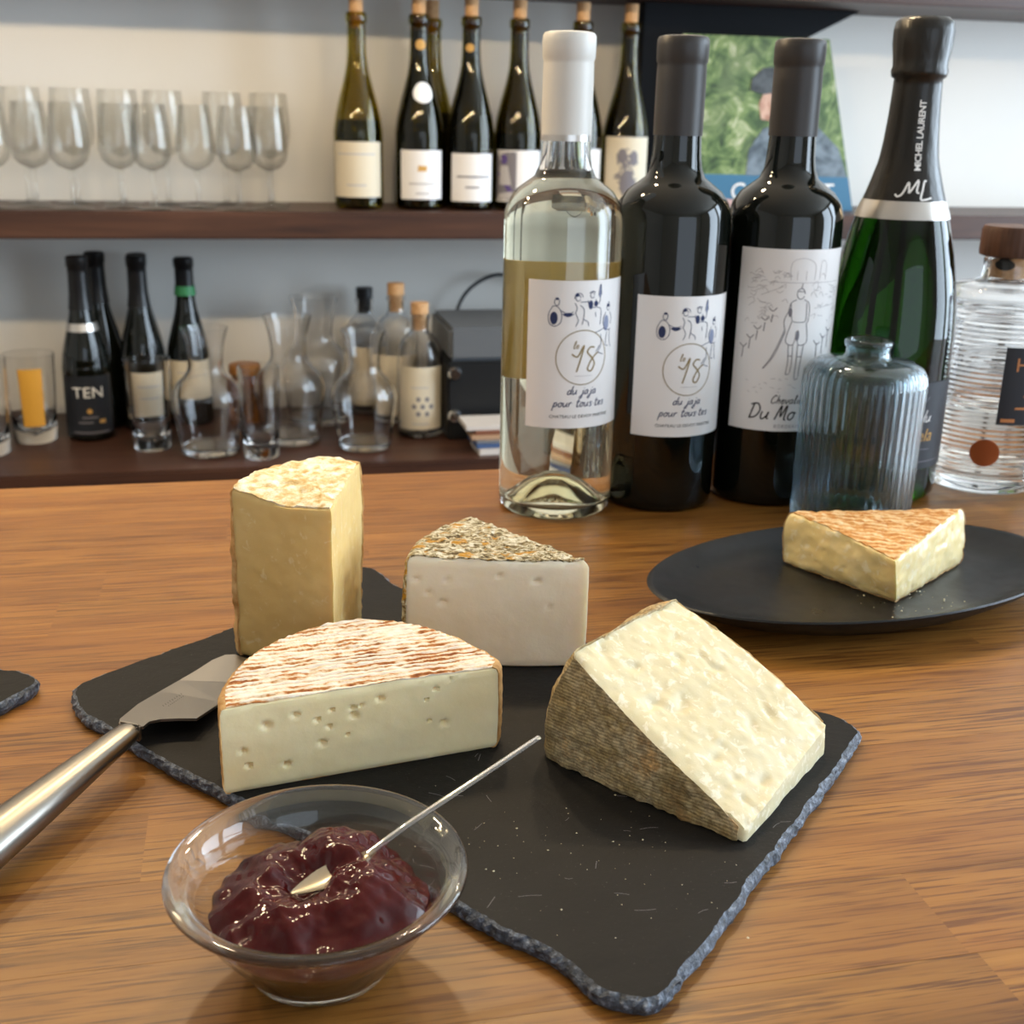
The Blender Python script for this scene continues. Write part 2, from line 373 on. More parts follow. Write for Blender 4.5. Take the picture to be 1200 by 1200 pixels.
def text_data(body, size, shear=0.0, spacing=1.0, weight=0.0):
    c = bpy.data.curves.new('t', 'FONT'); c.body = body; c.size = size; c.shear = shear; c.align_x = 'CENTER'
    c.space_character = spacing; c.offset = weight; c.resolution_u = 3
    o = bpy.data.objects.new('t', c); COL.objects.link(o)
    dg = bpy.context.evaluated_depsgraph_get(); me = o.evaluated_get(dg).to_mesh()
    vs = [(v.co.x, v.co.y) for v in me.vertices]; fs = [tuple(p.vertices) for p in me.polygons]
    o.evaluated_get(dg).to_mesh_clear(); bpy.data.objects.remove(o); bpy.data.curves.remove(c)
    return vs, fs
def text(name, body, size, x, z, fmap, mat, parent, rot=0.0, **kw):
    vs, fs = text_data(body, size, **kw); ca, sa = math.cos(rot), math.sin(rot)
    return link_mesh(name, [fmap(x+a*ca-b*sa, z+a*sa+b*ca) for a, b in vs], fs, mat, parent, False)
SCRIPT = {
 'a': (1.05, [[(.8, .9), (.5, 1), (.1, .6), (.1, .2), (.4, 0), (.75, .4), (.85, .95), (.8, .2), (1.05, .1)]]),
 'd': (1.1, [[(.8, .8), (.45, 1), (.1, .6), (.15, .1), (.5, .05), (.85, .6), (1.05, 2), (.85, .3), (1.1, .1)]]),
 'u': (1.05, [[(.05, 1), (.05, .3), (.3, 0), (.7, .4), (.85, 1), (.8, .2), (1.05, .1)]]),
 'j': (.7, [[(.5, 1), (.4, -.6), (.1, -1), (-.15, -.7), (.4, -.1), (.7, .2)], [(.55, 1.4), (.62, 1.5)]]),
 'p': (.95, [[(.15, 1), (0, -1)], [(.1, .5), (.45, 1), (.8, .7), (.6, .1), (.1, .1)]]),
 'o': (1.0, [[(.5, 1), (.1, .7), (.1, .2), (.45, 0), (.8, .4), (.7, .9), (.45, 1), (1, .85)]]),
 'r': (.8, [[(.1, 1), (.1, 0)], [(.1, .5), (.4, 1), (.75, .9)]]),
 't': (.8, [[(.4, 1.8), (.3, .2), (.6, 0), (.8, .2)], [(0, 1.15), (.85, 1.25)]]),
 's': (.85, [[(.75, .9), (.4, 1), (.2, .75), (.6, .45), (.55, .05), (.1, .05)]]),
 'e': (.9, [[(.1, .5), (.7, .6), (.6, .95), (.3, .95), (.1, .4), (.35, 0), (.85, .25)]]),
 'h': (.9, [[(.2, 2), (.05, 0)], [(.1, .5), (.5, 1), (.7, .7), (.65, 0)]]),
 'v': (.9, [[(.05, 1), (.35, 0), (.8, 1)]]),
 'l': (.6, [[(.2, .3), (.5, 1.8), (.3, 1.9), (.2, .3), (.4, 0), (.6, .2)]]),
 'i': (.5, [[(.3, 1), (.25, .2), (.45, 0)], [(.36, 1.4), (.43, 1.5)]]),
 'C': (1.25, [[(1.1, 1.6), (.7, 2), (.15, 1.3), (.1, .4), (.5, 0), (1.1, .4)]]),
 'D': (1.45, [[(.3, 1.9), (.15, 0)], [(-.1, 1.8), (.7, 2), (1.2, 1.2), (.9, .3), (.1, 0)]]),
 'M': (1.5, [[(0, 0), (.4, 1.9), (.6, .4), (1.1, 1.9), (1.15, .2), (1.4, 0)]]),
 'L': (1.2, [[(.9, 1.8), (.6, 2), (.45, 1.2), (.35, .2), (.0, .05), (.3, -.1), (1.1, .1)]]),
 '.': (.4, [[(.15, .5), (.25, .55)]]), ' ': (.7, [])}
def script(body, xh, x, z, slant=.25, center=True, gap=.16):
    tot = sum(SCRIPT[c][0]+gap for c in body); cx = -tot/2 if center else 0; out = []
    for ch in body:
        wd, sts = SCRIPT[ch]
        for st in sts: out.append([(x+(cx+a+b*slant)*xh, z+b*xh) for a, b in st])
        cx += wd+gap
    return out

# ------------------------------------------------------------------ the setting (bar frame)
def bar_obj(name, x0, x1, y0, y1, z0, z1, mat, bev=.0, kind='structure'):
    o = bevel_box(name, x0, x1, y0, y1, z0, z1, mat, None, bev); o.rotation_euler = (0, 0, YAW)
    if kind: o['kind'] = kind
    return o
FZ, CZ = -1.05, 1.75
bar_obj('floor', -2.7, 3.3, -3.1, 2.22, FZ-.1, FZ, 'floor_boards')
bar_obj('ceiling', -2.7, 3.3, -3.1, 2.22, CZ, CZ+.1, 'ceiling_paint')
bar_obj('wall_back', -2.7, 3.3, 2.12, 2.22, FZ, CZ, 'wall_paint')
bar_obj('wall_left', -2.7, -2.6, -3.0, 2.12, FZ, CZ, 'room_wall')
wr = tag(thing('wall_right', None, None), kind='structure'); wr.rotation_euler = (0, 0, YAW)
for (a, b, z0, z1) in ((-3.0, -1.02, FZ, CZ), (.18, .42, -.36, 1.6), (1.62, 2.12, FZ, CZ), (-1.02, 1.62, FZ, -.36), (-1.02, 1.62, 1.6, CZ)):
    bevel_box('wall_section', 3.2, 3.3, a, b, z0, z1, 'room_wall', wr, 0)
wf = tag(thing('wall_front', None, None), kind='structure'); wf.rotation_euler = (0, 0, YAW)
for (a, b, z0, z1) in ((-2.7, -.25, FZ, CZ), (2.25, 3.3, FZ, CZ), (-.25, 2.25, FZ, -.42), (-.25, 2.25, 1.32, CZ)):
    bevel_box('wall_section', a, b, -3.1, -3.0, z0, z1, 'room_wall', wf, 0)

# counter: a base, a core and rows of solid staves
ctr = thing('bar_counter', 'long oiled butcher-block wooden bar counter of joined staves', 'counter', (0, 0, FZ), YAW)
CT = -FZ
bevel_box('base_cabinet', -1.15, 1.35, .16, .76, 0, CT-.042, 'counter_front', ctr, .002)
bevel_box('core', -1.2, 1.4, .062, .838, CT-.042, CT-.012, 'counter_front', ctr, .0)
row_w = .0431
cuts = {0: [-.32, .062, .39], 1: [-.20, .108, .51], 2: [-.47, -.02, .36]}
cache = {}
for k in range(18):
    d1 = .8385-k*row_w; d0 = d1-row_w
    if k in cuts: xs = [-1.2, -.75] + cuts[k] + [.9, 1.4]
    else:
        xs = [-1.2]; x = -1.2 + random.uniform(.15, .5)
        while x < 1.3: xs.append(x); x += random.choice((.34, .42, .5, .58))
        xs.append(1.4)
    for a, b in zip(xs, xs[1:]):
        key = round((b-a), 3)
        if key not in cache:
            o = bevel_box('stave', 0, b-a, .00008, row_w-.00008, -.012, 0, 'counter_wood', ctr, 0); cache[key] = o.data
        else:
            o = bpy.data.objects.new('stave', cache[key]); COL.objects.link(o); o.parent = ctr
        o.location = (a, d0, CT)

def shelf(name, x0, x1, d0, z0, z1):
    return bar_obj(name, x0, x1, d0, 2.12, z0, z1, 'shelf_wood', .003, None)
UZ, LZ = .105, -.25
s = shelf('wall_shelf', -1.6, 2.4, 1.90, UZ-.041, UZ); tag(s, 'dark reddish wooden wall shelf carrying glasses and corked bottles', 'shelf')
s = shelf('wall_shelf', -1.6, 2.4, 1.735, LZ-.032, LZ); tag(s, 'worn dark wooden lower shelf carrying carafes and tumblers', 'shelf')
s = shelf('wall_shelf', -1.6, 2.4, 1.90, .4345, .474); tag(s, 'topmost wooden shelf above the leafy green cover picture', 'shelf')
dv = thing('shelf_divider', 'dark navy board standing upright on the shelf with slanted valance', 'divider', P(.658, 2.03, UZ), YAW)
bevel_box('upright', 0, .080, 0, .088, 0, .329, 'navy_paint', dv, .001)
pv = [(.080, .006, .281), (.290, .006, .281), (.388, .006, .329), (.080, .006, .329)]
pv2 = [(a, .080, c) for a, b, c in pv]
link_mesh('valance', pv+pv2, [(0, 1, 2, 3), (7, 6, 5, 4), (0, 4, 5, 1), (1, 5, 6, 2), (2, 6, 7, 3), (3, 7, 4, 0)], 'navy_paint', dv, False)

# ------------------------------------------------------------------ slates
def noisy_outline(pts, step=.002, amp=.0012, seed=0):
    sm = catmull([(x, y, 0) for x, y in pts], 8, True); out = []
    for a, b in zip(sm, sm[1:]+sm[:1]):
        n = max(1, int((b-a).length/step))
        out += [a.lerp(b, k/n) for k in range(n)]
    N = len(out); res = []
    for i, p in enumerate(out):
        t = (out[(i+1) % N]-out[i-1]).normalized(); q = Vector((t.y, -t.x, 0))
        d = noise.noise(Vector((p.x*90+seed, p.y*90, 3)))*amp + noise.noise(Vector((p.x*400+seed, p.y*400, 7)))*amp*.6
        res.append((p+q*d, q))
    return res
def slate(name, label, pts, loc, seed=0):
    area = sum(a[0]*b[1]-b[0]*a[1] for a, b in zip(pts, pts[1:]+pts[:1]))
    if area < 0: pts = pts[::-1]
    t = thing(name, label, 'slate board', loc)
    ol = noisy_outline([(x-loc[0], y-loc[1]) for x, y in pts], seed=seed); N = len(ol); verts = []
    rings = [(-.0010, 0, 0), (-.0001, .0014, .0004), (.0003, .0028, .0006), (.0, .0042, .0007), (-.0006, .0053, .0006), (-.0017, .006, .0)]
    for (off, z, jit) in rings:
        for i, (p, q) in enumerate(ol):
            j = noise.noise(Vector((p.x*520, p.y*520, z*900+seed)))*jit + noise.noise(Vector((p.x*1300, p.y*1300, z*900+seed)))*jit*.6
            o2 = off + j*1.3 + (noise.noise(Vector((p.x*60, p.y*60, 5+seed)))*.0007 if z > .005 else 0)
            zz = z + (j*.35 if 0 < z < .006 else 0)
            verts.append((p.x+q.x*o2, p.y+q.y*o2, zz))
    faces = []
    for k in range(len(rings)-1):
        for i in range(N): faces.append((k*N+i, k*N+(i+1) % N, (k+1)*N+(i+1) % N, (k+1)*N+i))
    faces.append(tuple(range(N))[::-1])
    link_mesh('chipped_edge', verts, faces, 'slate_edge', t, False)
    k = len(rings)-1
    top = [verts[k*N+i] for i in range(N)]; bot = [(x, y, .0035) for x, y, z in top]
    link_mesh('board', top+bot, [tuple(range(N)), tuple(range(N, 2*N))[::-1]] + [(i, N+i, N+(i+1) % N, (i+1) % N) for i in range(N)], 'slate', t, False)
    return t
SL = [(-.1901, .4688), (-.1918, .4812), (-.1817, .4947), (-.1611, .5189), (-.1371, .5474), (-.1119, .5857), (-.0963, .6177), (-.084, .633), (-.0708, .6232), (-.0591, .605),
      (-.02, .578), (.04, .536), (.09, .502), (.1251, .4786), (.143, .4667), (.1488, .4562), (.1463, .4444), (.1203, .4022), (.0918, .3569), (.0715, .3237), (.0546, .2989), (.0478, .2891), (.0406, .2867),
      (.0284, .2906), (.0212, .2997), (.0136, .3092), (.0003, .3169), (-.0108, .325), (-.0196, .3336), (-.06, .361), (-.1051, .3927), (-.1403, .4196), (-.1684, .4429), (-.181, .4535)]
slate('slate_board', 'black slate serving board with chipped edge under four pieces of cheese', SL, (-.02, .46, 0), 1)
slate('slate_board', 'empty dark slate board showing only its rounded corner on bare wood', [(-.30, .475), (-.26, .503), (-.2327, .4953), (-.2236, .4934), (-.2143, .488), (-.2103, .4825), (-.2105, .4757), (-.2178, .4592), (-.25, .39), (-.32, .33), (-.42, .36), (-.38, .43)], (-.28, .44, 0), 5)
ZS = .0061
# knife scratches on the serving slate
random.seed(21); sc_ = []
for k in range(46):
    x, y = random.uniform(-.03, .12), random.uniform(.305, .43)
    if y < .30+.55*abs(x-.045) or (x-.0718)*.17-(y-.3237)*.108 > -.0012: continue
    a_ = random.uniform(0, PI); l_ = random.uniform(.002, .008); sc_.append([(x+.02, y-.46), (x+.02+l_*math.cos(a_)*.5, y-.46+l_*math.sin(a_)*.5+random.uniform(-.0005, .0005)), (x+.02+l_*math.cos(a_), y-.46+l_*math.sin(a_))])
so_ = ink('scratches', sc_, .00018, lambda x, y: (x, y, .00605), 'grey_print', bpy.data.objects['slate_board']); so_['kind'] = 'stuff'

# ------------------------------------------------------------------ cheese
def loft_cheese(t, segsA, segsB, step, rind_mats, paste_mat, cap_flags=(None, None), bulge=None, edge=.0018, disp=None, rind_th=.0009, origin=(0, 0, 0), caprings=14):
    """segs: list of (3-D polyline, smooth?, rind key or None, bulge). A = lower ring, B = upper ring."""
    O = Vector(origin); ringA, ringB, keys, bul = [], [], [], []
    def res(pl, n, sm):
        pl = [Vector(p)-O for p in pl]
        if sm and len(pl) > 2: pl = catmull(pl, 8)
        L = [0]
        for a, b in zip(pl, pl[1:]): L.append(L[-1]+(b-a).length)
        out = []; j = 0
        for k in range(n):
            s = L[-1]*k/n
            while j < len(L)-2 and L[j+1] < s: j += 1
            f = (s-L[j])/max(L[j+1]-L[j], 1e-9); out.append(pl[j].lerp(pl[j+1], f))
        return out
    for (pa, sm, key, bg), (pb, _, _, _) in zip(segsA, segsB):
        ln = sum((Vector(b)-Vector(a)).length for a, b in zip(pa, pa[1:])); n = max(3, int(math.ceil(ln/step)))
        ringA += res(pa, n, sm); ringB += res(pb, n, sm); keys += [key]*n; bul += [bg]*n
    N = len(ringA); cA = sum(ringA, Vector())/N; cB = sum(ringB, Vector())/N
    H = (cB-cA).length; R = sum((p-cA).length for p in ringA)/N
    nl = max(6, int(H/step)); ts = [0, .3*edge/H, edge/H] + [edge/H+(1-2*edge/H)*k/nl for k in range(1, nl)] + [1-edge/H, 1-.3*edge/H, 1]
    sc = lambda t: (1-.75*edge/R) if t in (0, 1) else ((1-.22*edge/R) if (t < .5*edge/H or t > 1-.5*edge/H) else 1)
    verts, rows = [], []
    axis = (cB-cA).normalized()
    def add(pts): rows.append(list(range(len(verts), len(verts)+len(pts)))); verts.extend(pts)
    verts.append(cA.copy())
    for k in range(1, caprings): add([cA+(p-cA)*(sc(0)*k/caprings) for p in ringA])
    for t_ in ts:
        c_ = cA.lerp(cB, t_); row = []
        for i in range(N):
            p = ringA[i].lerp(ringB[i], t_); o_ = (p-c_); o_ -= axis*o_.dot(axis)
            row.append(c_+(p-c_)*sc(t_) + (o_.normalized()*bul[i]*math.sin(PI*t_) if bul[i] else Vector()))
        add(row)
    for k in range(caprings-1, 0, -1): add([cB+(p-cB)*(sc(1)*k/caprings) for p in ringB])
    last = len(verts); verts.append(cB.copy())
    faces, fk = [], []
    for i in range(N): faces.append((0, rows[0][(i+1) % N], rows[0][i])); fk.append(cap_flags[0])
    nc = caprings-1
    for k in range(len(rows)-1):
        for i in range(N):
            i2 = (i+1) % N; faces.append((rows[k][i], rows[k][i2], rows[k+1][i2], rows[k+1][i]))
            fk.append(cap_flags[0] if k < nc else (cap_flags[1] if k >= nc+len(ts)-1 else keys[i]))
    for i in range(N): faces.append((rows[-1][i], rows[-1][(i+1) % N], last)); fk.append(cap_flags[1])
    bm = bmesh.new(); bv = [bm.verts.new(v) for v in verts]; bf = [bm.faces.new([bv[i] for i in f]) for f in faces]
    bm.verts.index_update(); bm.normal_update()
    vol = bm.calc_volume(signed=True)
    if vol < 0:
        bmesh.ops.reverse_faces(bm, faces=bm.faces[:]); bm.normal_update(); faces = [f[::-1] for f in faces]
    vk = {}
    for f, k in zip(faces, fk):
        for i in f: vk.setdefault(i, set()).add(k)
    nor = [v.normal.copy() for v in bv]; co = [v.co.copy() for v in bv]
    if disp:
        for i in range(len(co)): co[i] = co[i] + disp(co[i]+O, nor[i], vk[i])
    bm.free()
    link_mesh('paste', co, faces, paste_mat, t, True, 38)
    bm = bmesh.new(); bv = [bm.verts.new(v) for v in co]
    for f in faces: bm.faces.new([bv[i] for i in f])
    bm.normal_update(); nor = [v.normal.copy() for v in bv]; bm.free()
    for key, mt in rind_mats.items():
        sel = [f for f, k in zip(faces, fk) if k == key]
        if not sel: continue
        ids = sorted({i for f in sel for i in f}); mp = {a: b for b, a in enumerate(ids)}; n = len(ids)
        def wob(p): return .75+.5*noise.noise((p+O)*350)
        vs = [co[i]-nor[i]*.0004 for i in ids] + [co[i]+nor[i]*rind_th*wob(co[i]) for i in ids]
        fs = [tuple(mp[i] for i in f)[::-1] for f in sel] + [tuple(mp[i]+n for i in f) for f in sel]
        cnt = {}
        for f in sel:
            for a, b in zip(f, f[1:]+f[:1]): cnt[(a, b)] = 1
        for (a, b) in cnt:
            if (b, a) not in cnt: fs.append((mp[a], mp[b], mp[b]+n, mp[a]+n))
        link_mesh('rind', vs, fs, mt, t, True, 50)
def nz(p, s, o=0.0): return noise.noise(Vector((p.x*s+o, p.y*s+o*1.7, p.z*s)))
def fbm(p, s, o=0.0): return nz(p, s, o)+.5*nz(p, s*2.1, o+3)+.25*nz(p, s*4.3, o+9)
def rise(pl, z): return [(x, y, z) for x, y in pl]

# 1 tall narrow wedge
o1 = (-.10, .53, ZS)
t1 = thing('cheese_wedge', 'tall upright wedge of straw-yellow cheese with crusty pale top', 'cheese', o1)
L1, T1, R1 = (-.1268, .5135), (-.0783, .4905), (-.0752, .5615)
arc1 = [R1, (-.0916, .5672), (-.108, .5575), (-.119, .5433), (-.1250, .529), L1]
zt = .0868
ba = [([(x*.985-.0016, y*1.0, ZS) for x, y in (L1, T1)], 0, None, 0), ([(x*.99-.0008, y, ZS) for x, y in (T1, R1)], 0, None, 0), (rise([(x-.001, y) for x, y in arc1], ZS), 1, 'r', .0015)]
ta = [([(L1[0], L1[1], zt+.001), ((L1[0]+T1[0])/2, (L1[1]+T1[1])/2, zt-.0028), (T1[0], T1[1], zt)], 1, None, 0), ([(T1[0], T1[1], zt), (R1[0], R1[1], zt+.0012)], 0, None, 0), (rise(arc1, zt+.0014), 1, 'r', 0)]
ba[0] = ([ba[0][0][0], tuple((Vector(ba[0][0][0])+Vector(ba[0][0][1]))/2), ba[0][0][1]], 1, None, 0)
def d1(p, n, k):
    if 't' in k and n.z > .5: return n*(fbm(p, 130)*.0011 + .0007*fbm(p, 300, 2))
    return n*(fbm(p, 60)*.0009 + fbm(p, 260, 4)*.0003)
loft_cheese(t1, ba, ta, .0018, {'t': 'rind_tall', 'r': 'rind_side_tan'}, 'paste_tall', (None, 't'), disp=d1, origin=o1, rind_th=.0012)

# 2 herb-crusted wedge
o2 = (0, .53, ZS)
t2 = thing('cheese_wedge', 'ivory cheese wedge with mottled yellow-grey flower crust on its top', 'cheese', o2)
TL, TR, AP = (-.0473, .5135), (.0357, .5115), (-.0212, .5735)
arc2 = [AP, (-.0355, .5545), (-.0445, .534), TL]
zt = .0572
mid = [TL, (-.006, .5095), TR]
ba = [(rise([(TL[0]-.0015, TL[1]-.003), (-.006, .5065), (TR[0], TR[1]-.003)], ZS), 1, None, 0), (rise([(TR[0], TR[1]-.003), AP], ZS), 0, None, 0), (rise([AP, (-.0365, .5535), (-.0462, .532), (TL[0]-.0015, TL[1]-.003)], ZS), 1, 'r', .0018)]
ta = [(rise(mid, zt), 1, None, 0), (rise([TR, AP], zt), 0, None, 0), (rise(arc2, zt), 1, 'r', 0)]
pits2 = [(-.0435, .047, .0013), (.012, .0485, .0012), (-.029, .0475, .001), (-.038, .041, .001), (-.031, .0365, .0014), (-.005, .051, .001), (.018, .036, .0008)]
def d2(p, n, k):
    d = n*(fbm(p, 50)*.0003 + fbm(p, 330, 4)*.00006)
    if 't' in k and n.z > .5: d = n*(fbm(p, 150)*.0009 + fbm(p, 420, 3)*.0005)
    elif n.y < -.6:
        for x, z, r in pits2:
            q = ((p.x-x)/1.6)**2+(p.z-z)**2; d -= n*.0016*math.exp(-q/(r*r*.6))
    return d
loft_cheese(t2, ba, ta, .0014, {'t': 'rind_herb', 'r': 'rind_herb'}, 'paste_herb', (None, 't'), disp=d2, origin=o2, edge=.0026, rind_th=.0012)

# 3 half wheel
o3 = (-.056, .43, ZS)
t3 = thing('cheese_half_wheel', 'half wheel of pale cheese with small holes and ridged orange-white rind', 'cheese', o3)
A3, B3 = (-.1052, .3915), (-.0042, .4320)
arc3 = [B3, (-.0035, .4385), (-.0100, .4475), (-.0226, .4605), (-.0418, .4730), (-.0634, .4770), (-.082, .4690), (-.0971, .4515), (-.1062, .4310), (-.1085, .4080), A3]
zt = .0418
ba = [(rise([A3, B3], ZS), 0, None, 0), (rise(arc3, ZS), 1, 'r', .0004)]
ta = [(rise([A3, B3], zt), 0, None, 0), (rise(arc3, zt), 1, 'r', 0)]
fdir = Vector((B3[0]-A3[0], B3[1]-A3[1], 0)); flen = fdir.length; fdir.normalize()
# (distance along the cut face, height over the board, radius)
pits3 = [(.0165, .0262, .0022), (.0275, .0287, .0016), (.0075, .0170, .0014), (.0095, .0107, .0013), (.0235, .0085, .0017), (.0375, .0150, .0017),
         (.0360, .0252, .0013), (.0415, .0284, .0011), (.0500, .0245, .0020), (.0495, .0278, .0015), (.0530, .0285, .0010), (.0605, .0300, .0017), (.0405, .0215, .0013), (.0475, .017, .0009),
         (.083, .0305, .0013), (.0885, .0375-.0035, .0012), (.0865, .0150, .0018), (.080, .0172, .0009), (.079, .0265, .001)]
def d3(p, n, k):
    if 't' in k and n.z > .5:
        q = Matrix.Rotation(-.35, 3, 'Z') @ p
        return n*(.0004*math.sin(q.y*2*PI/.0028+2.0*nz(p, 90)) + fbm(p, 110)*.0005)
    d = n*(fbm(p, 80)*.0003)
    if n.dot(Vector((fdir.y, -fdir.x, 0))) > .6:
        a = (p-Vector((A3[0], A3[1], 0))).dot(fdir); h = p.z-ZS
        for x, z, r in pits3:
            q = ((a-x)/1.25)**2+(h-z+.25*(a-x))**2; d -= n*.0022*math.exp(-(q/(r*r*.42))**1.5)
    return d
loft_cheese(t3, ba, ta, .0011, {'t': 'rind_half', 'r': 'rind_side_tan'}, 'paste_half', ('r', 't'), disp=d3, origin=o3, edge=.0024, rind_th=.0008, caprings=46)

# 4 hard cheese wedge leaning with the broken cut face up
o4 = (.075, .42, ZS)
t4 = thing('cheese_wedge', 'crumbly ivory hard cheese wedge with rough brown rind facing the slate', 'cheese', o4)
A, F, T = Vector((.0160, .4266, ZS)), Vector((.0852, .3672, ZS)), Vector((.0250, .4185, .0552))
F2 = F+Vector((.0002, .0006, .0052))
A_, R_, T_, Tb = Vector((.052, .488, ZS)), Vector((.1305, .4345, ZS)), Vector((.0712, .4772, .0540)), Vector((.0570, .4792, .0553))
R2 = R_+Vector((.0000, .0012, .0115))
mid = lambda a, b, f=.5: a.lerp(b, f)
def sl(a, b, n=6, off=Vector()): return [tuple(a.lerp(b, k/n)+off*math.sin(PI*k/n)) for k in range(n+1)]
out = Vector((-.65, -.76, 0))*.0
ba = [(sl(T, F2), 1, 'c', 0), (sl(F2, F), 0, None, 0), (sl(F, A), 0, None, 0), (sl(A, T, 6, Vector((-.004, .0025, .0))), 1, 'r', 0)]
ta = [(sl(T_, R2, 6, Vector((.0012, .001, .002))), 1, 'c', 0), (sl(R2, R_), 0, None, 0), (sl(R_, A_), 0, None, 0), (sl(A_, T_, 6, Vector((-.011, .004, .006))), 1, 'r', 0)]
nface = (R2-T).cross(F2-T).normalized()
if nface.z < 0: nface = -nface
def d4(p, n, k):
    d = n*(fbm(p, 90)*.0005)
    if n.dot(nface) > .75:
        c = noise.voronoi(Vector((p.x*150, p.y*150, p.z*150)))[0][0]
        d = n*(fbm(p, 60, 5)*.0007 + fbm(p, 330, 1)*.0003 + max(0, 0.3-c)*.0012*(1 if nz(p, 60, 8) > 0 else 0) - .0016*max(0, nz(p, 140, 20)-.3)*2)
    elif 'f' in k: d = n*(fbm(p, 120)*.0009) + Vector((-.65, -.76, 0))*.0025*max(0, 1-((p-(A+F+T)/3).length/.045)**2)
    return d
loft_cheese(t4, ba, ta, .0014, {'f': 'rind_hard', 'r': 'rind_hard', 'b': 'rind_hard_edge'}, 'paste_hard', ('f', 'b'), disp=d4, origin=o4, edge=.0022, rind_th=.0013, caprings=24)

# ------------------------------------------------------------------ oval plate and soft cheese
pl_c, pl_a, pl_b, pl_r = (.1925, .6185, 0), .1275, .0705, math.radians(22.9)
plate = thing('oval_plate', 'oval matte black stoneware plate under the orange-rinded cheese', 'plate', pl_c, pl_r)
prof = [(0, .003), (.58, .003), (.60, 0), (.655, 0), (.675, .002), (.80, .0055), (.93, .0125), (.99, .0170), (1.0, .0182), (.992, .0190), (.97, .0183), (.90, .0155), (.82, .0122), (.72, .0104), (.5, .0098), (0, .0096)]
vv, ff = lathe_data([(r, z) for r, z in prof], 96)
link_mesh('dish', [(x*pl_a, y*(pl_b if abs(x) > 9 else pl_b), z) for x, y, z in vv], ff, 'plate_glaze', plate, True, 60)
Z5 = .0105
o5 = (.207, .63, Z5)
t5 = thing('cheese_wedge', 'soft yellow cheese wedge with wrinkled orange rind on the black plate', 'cheese', o5)
L5, T5, R5 = (.1572, .6440), (.1985, .5790), (.2600, .6560)
ba = [(rise([(.1568, .6440), (.180, .615), (.2043, .5868)], Z5), 1, None, .0012), (rise([(.2043, .5868), (.2590, .6470)], Z5), 0, None, .001), (rise([(.2590, .6470), (.215, .6635), (.1568, .6440)], Z5), 1, 'r', .002)]
ta = [([(L5[0], L5[1], .0405), (.1785, .6135, .0385), (T5[0], T5[1], .0365)], 1, None, 0), ([(T5[0], T5[1], .0365), (R5[0], R5[1], .0415)], 0, None, 0), ([(R5[0], R5[1], .0415), (.212, .657, .0385), (L5[0], L5[1], .0405)], 1, 'r', 0)]
def d5(p, n, k):
    if 't' in k and n.z > .5: return n*(fbm(p, 130)*.0008 + .0003*math.sin(p.y*900+2*nz(p, 80)))
    d = n*(fbm(p, 75)*.0011)
    c = noise.voronoi(Vector((p.x*170, p.y*170, p.z*170)))[0][0]
    return d - n*.0018*max(0, .28-c)*(2 if nz(p, 60, 4) > .05 else 0)
loft_cheese(t5, ba, ta, .0013, {'t': 'rind_soft', 'r': 'rind_side_tan'}, 'paste_soft', ('r', 't'), disp=d5, origin=o5, edge=.0022, rind_th=.0009, caprings=26)

# ------------------------------------------------------------------ glass bowl, jam, spoon
BC = (-.0562, .3085, 0)
bowl = thing('glass_bowl', 'small clear glass bowl with wide rim holding dark jam', 'bowl', BC)
bout = [(0, .0012), (.0165, .0012), (.0180, .0), (.0205, .0), (.0222, .0012), (.0232, .0035), (.0272, .0110), (.0328, .0205), (.0376, .0305), (.0402, .0375), (.0425, .0398), (.0446, .0408), (.0455, .0422), (.0449, .0437), (.0435, .0441)]
bin_ = [(.0405, .0430), (.0385, .0405), (.0370, .0360), (.0348, .0300), (.0300, .0205), (.0245, .0115), (.0190, .0065), (.0100, .0050), (0, .0048)]
KB = .80
bout = [(r*1.0, z*KB) for r, z in bout]; bin_ = [(r, z*KB+(.0002 if z < .02 else .0)) for r, z in bin_]
lathe('bowl_shell', bout+bin_, 'bowl_glass', bowl, 96, sharp=80)
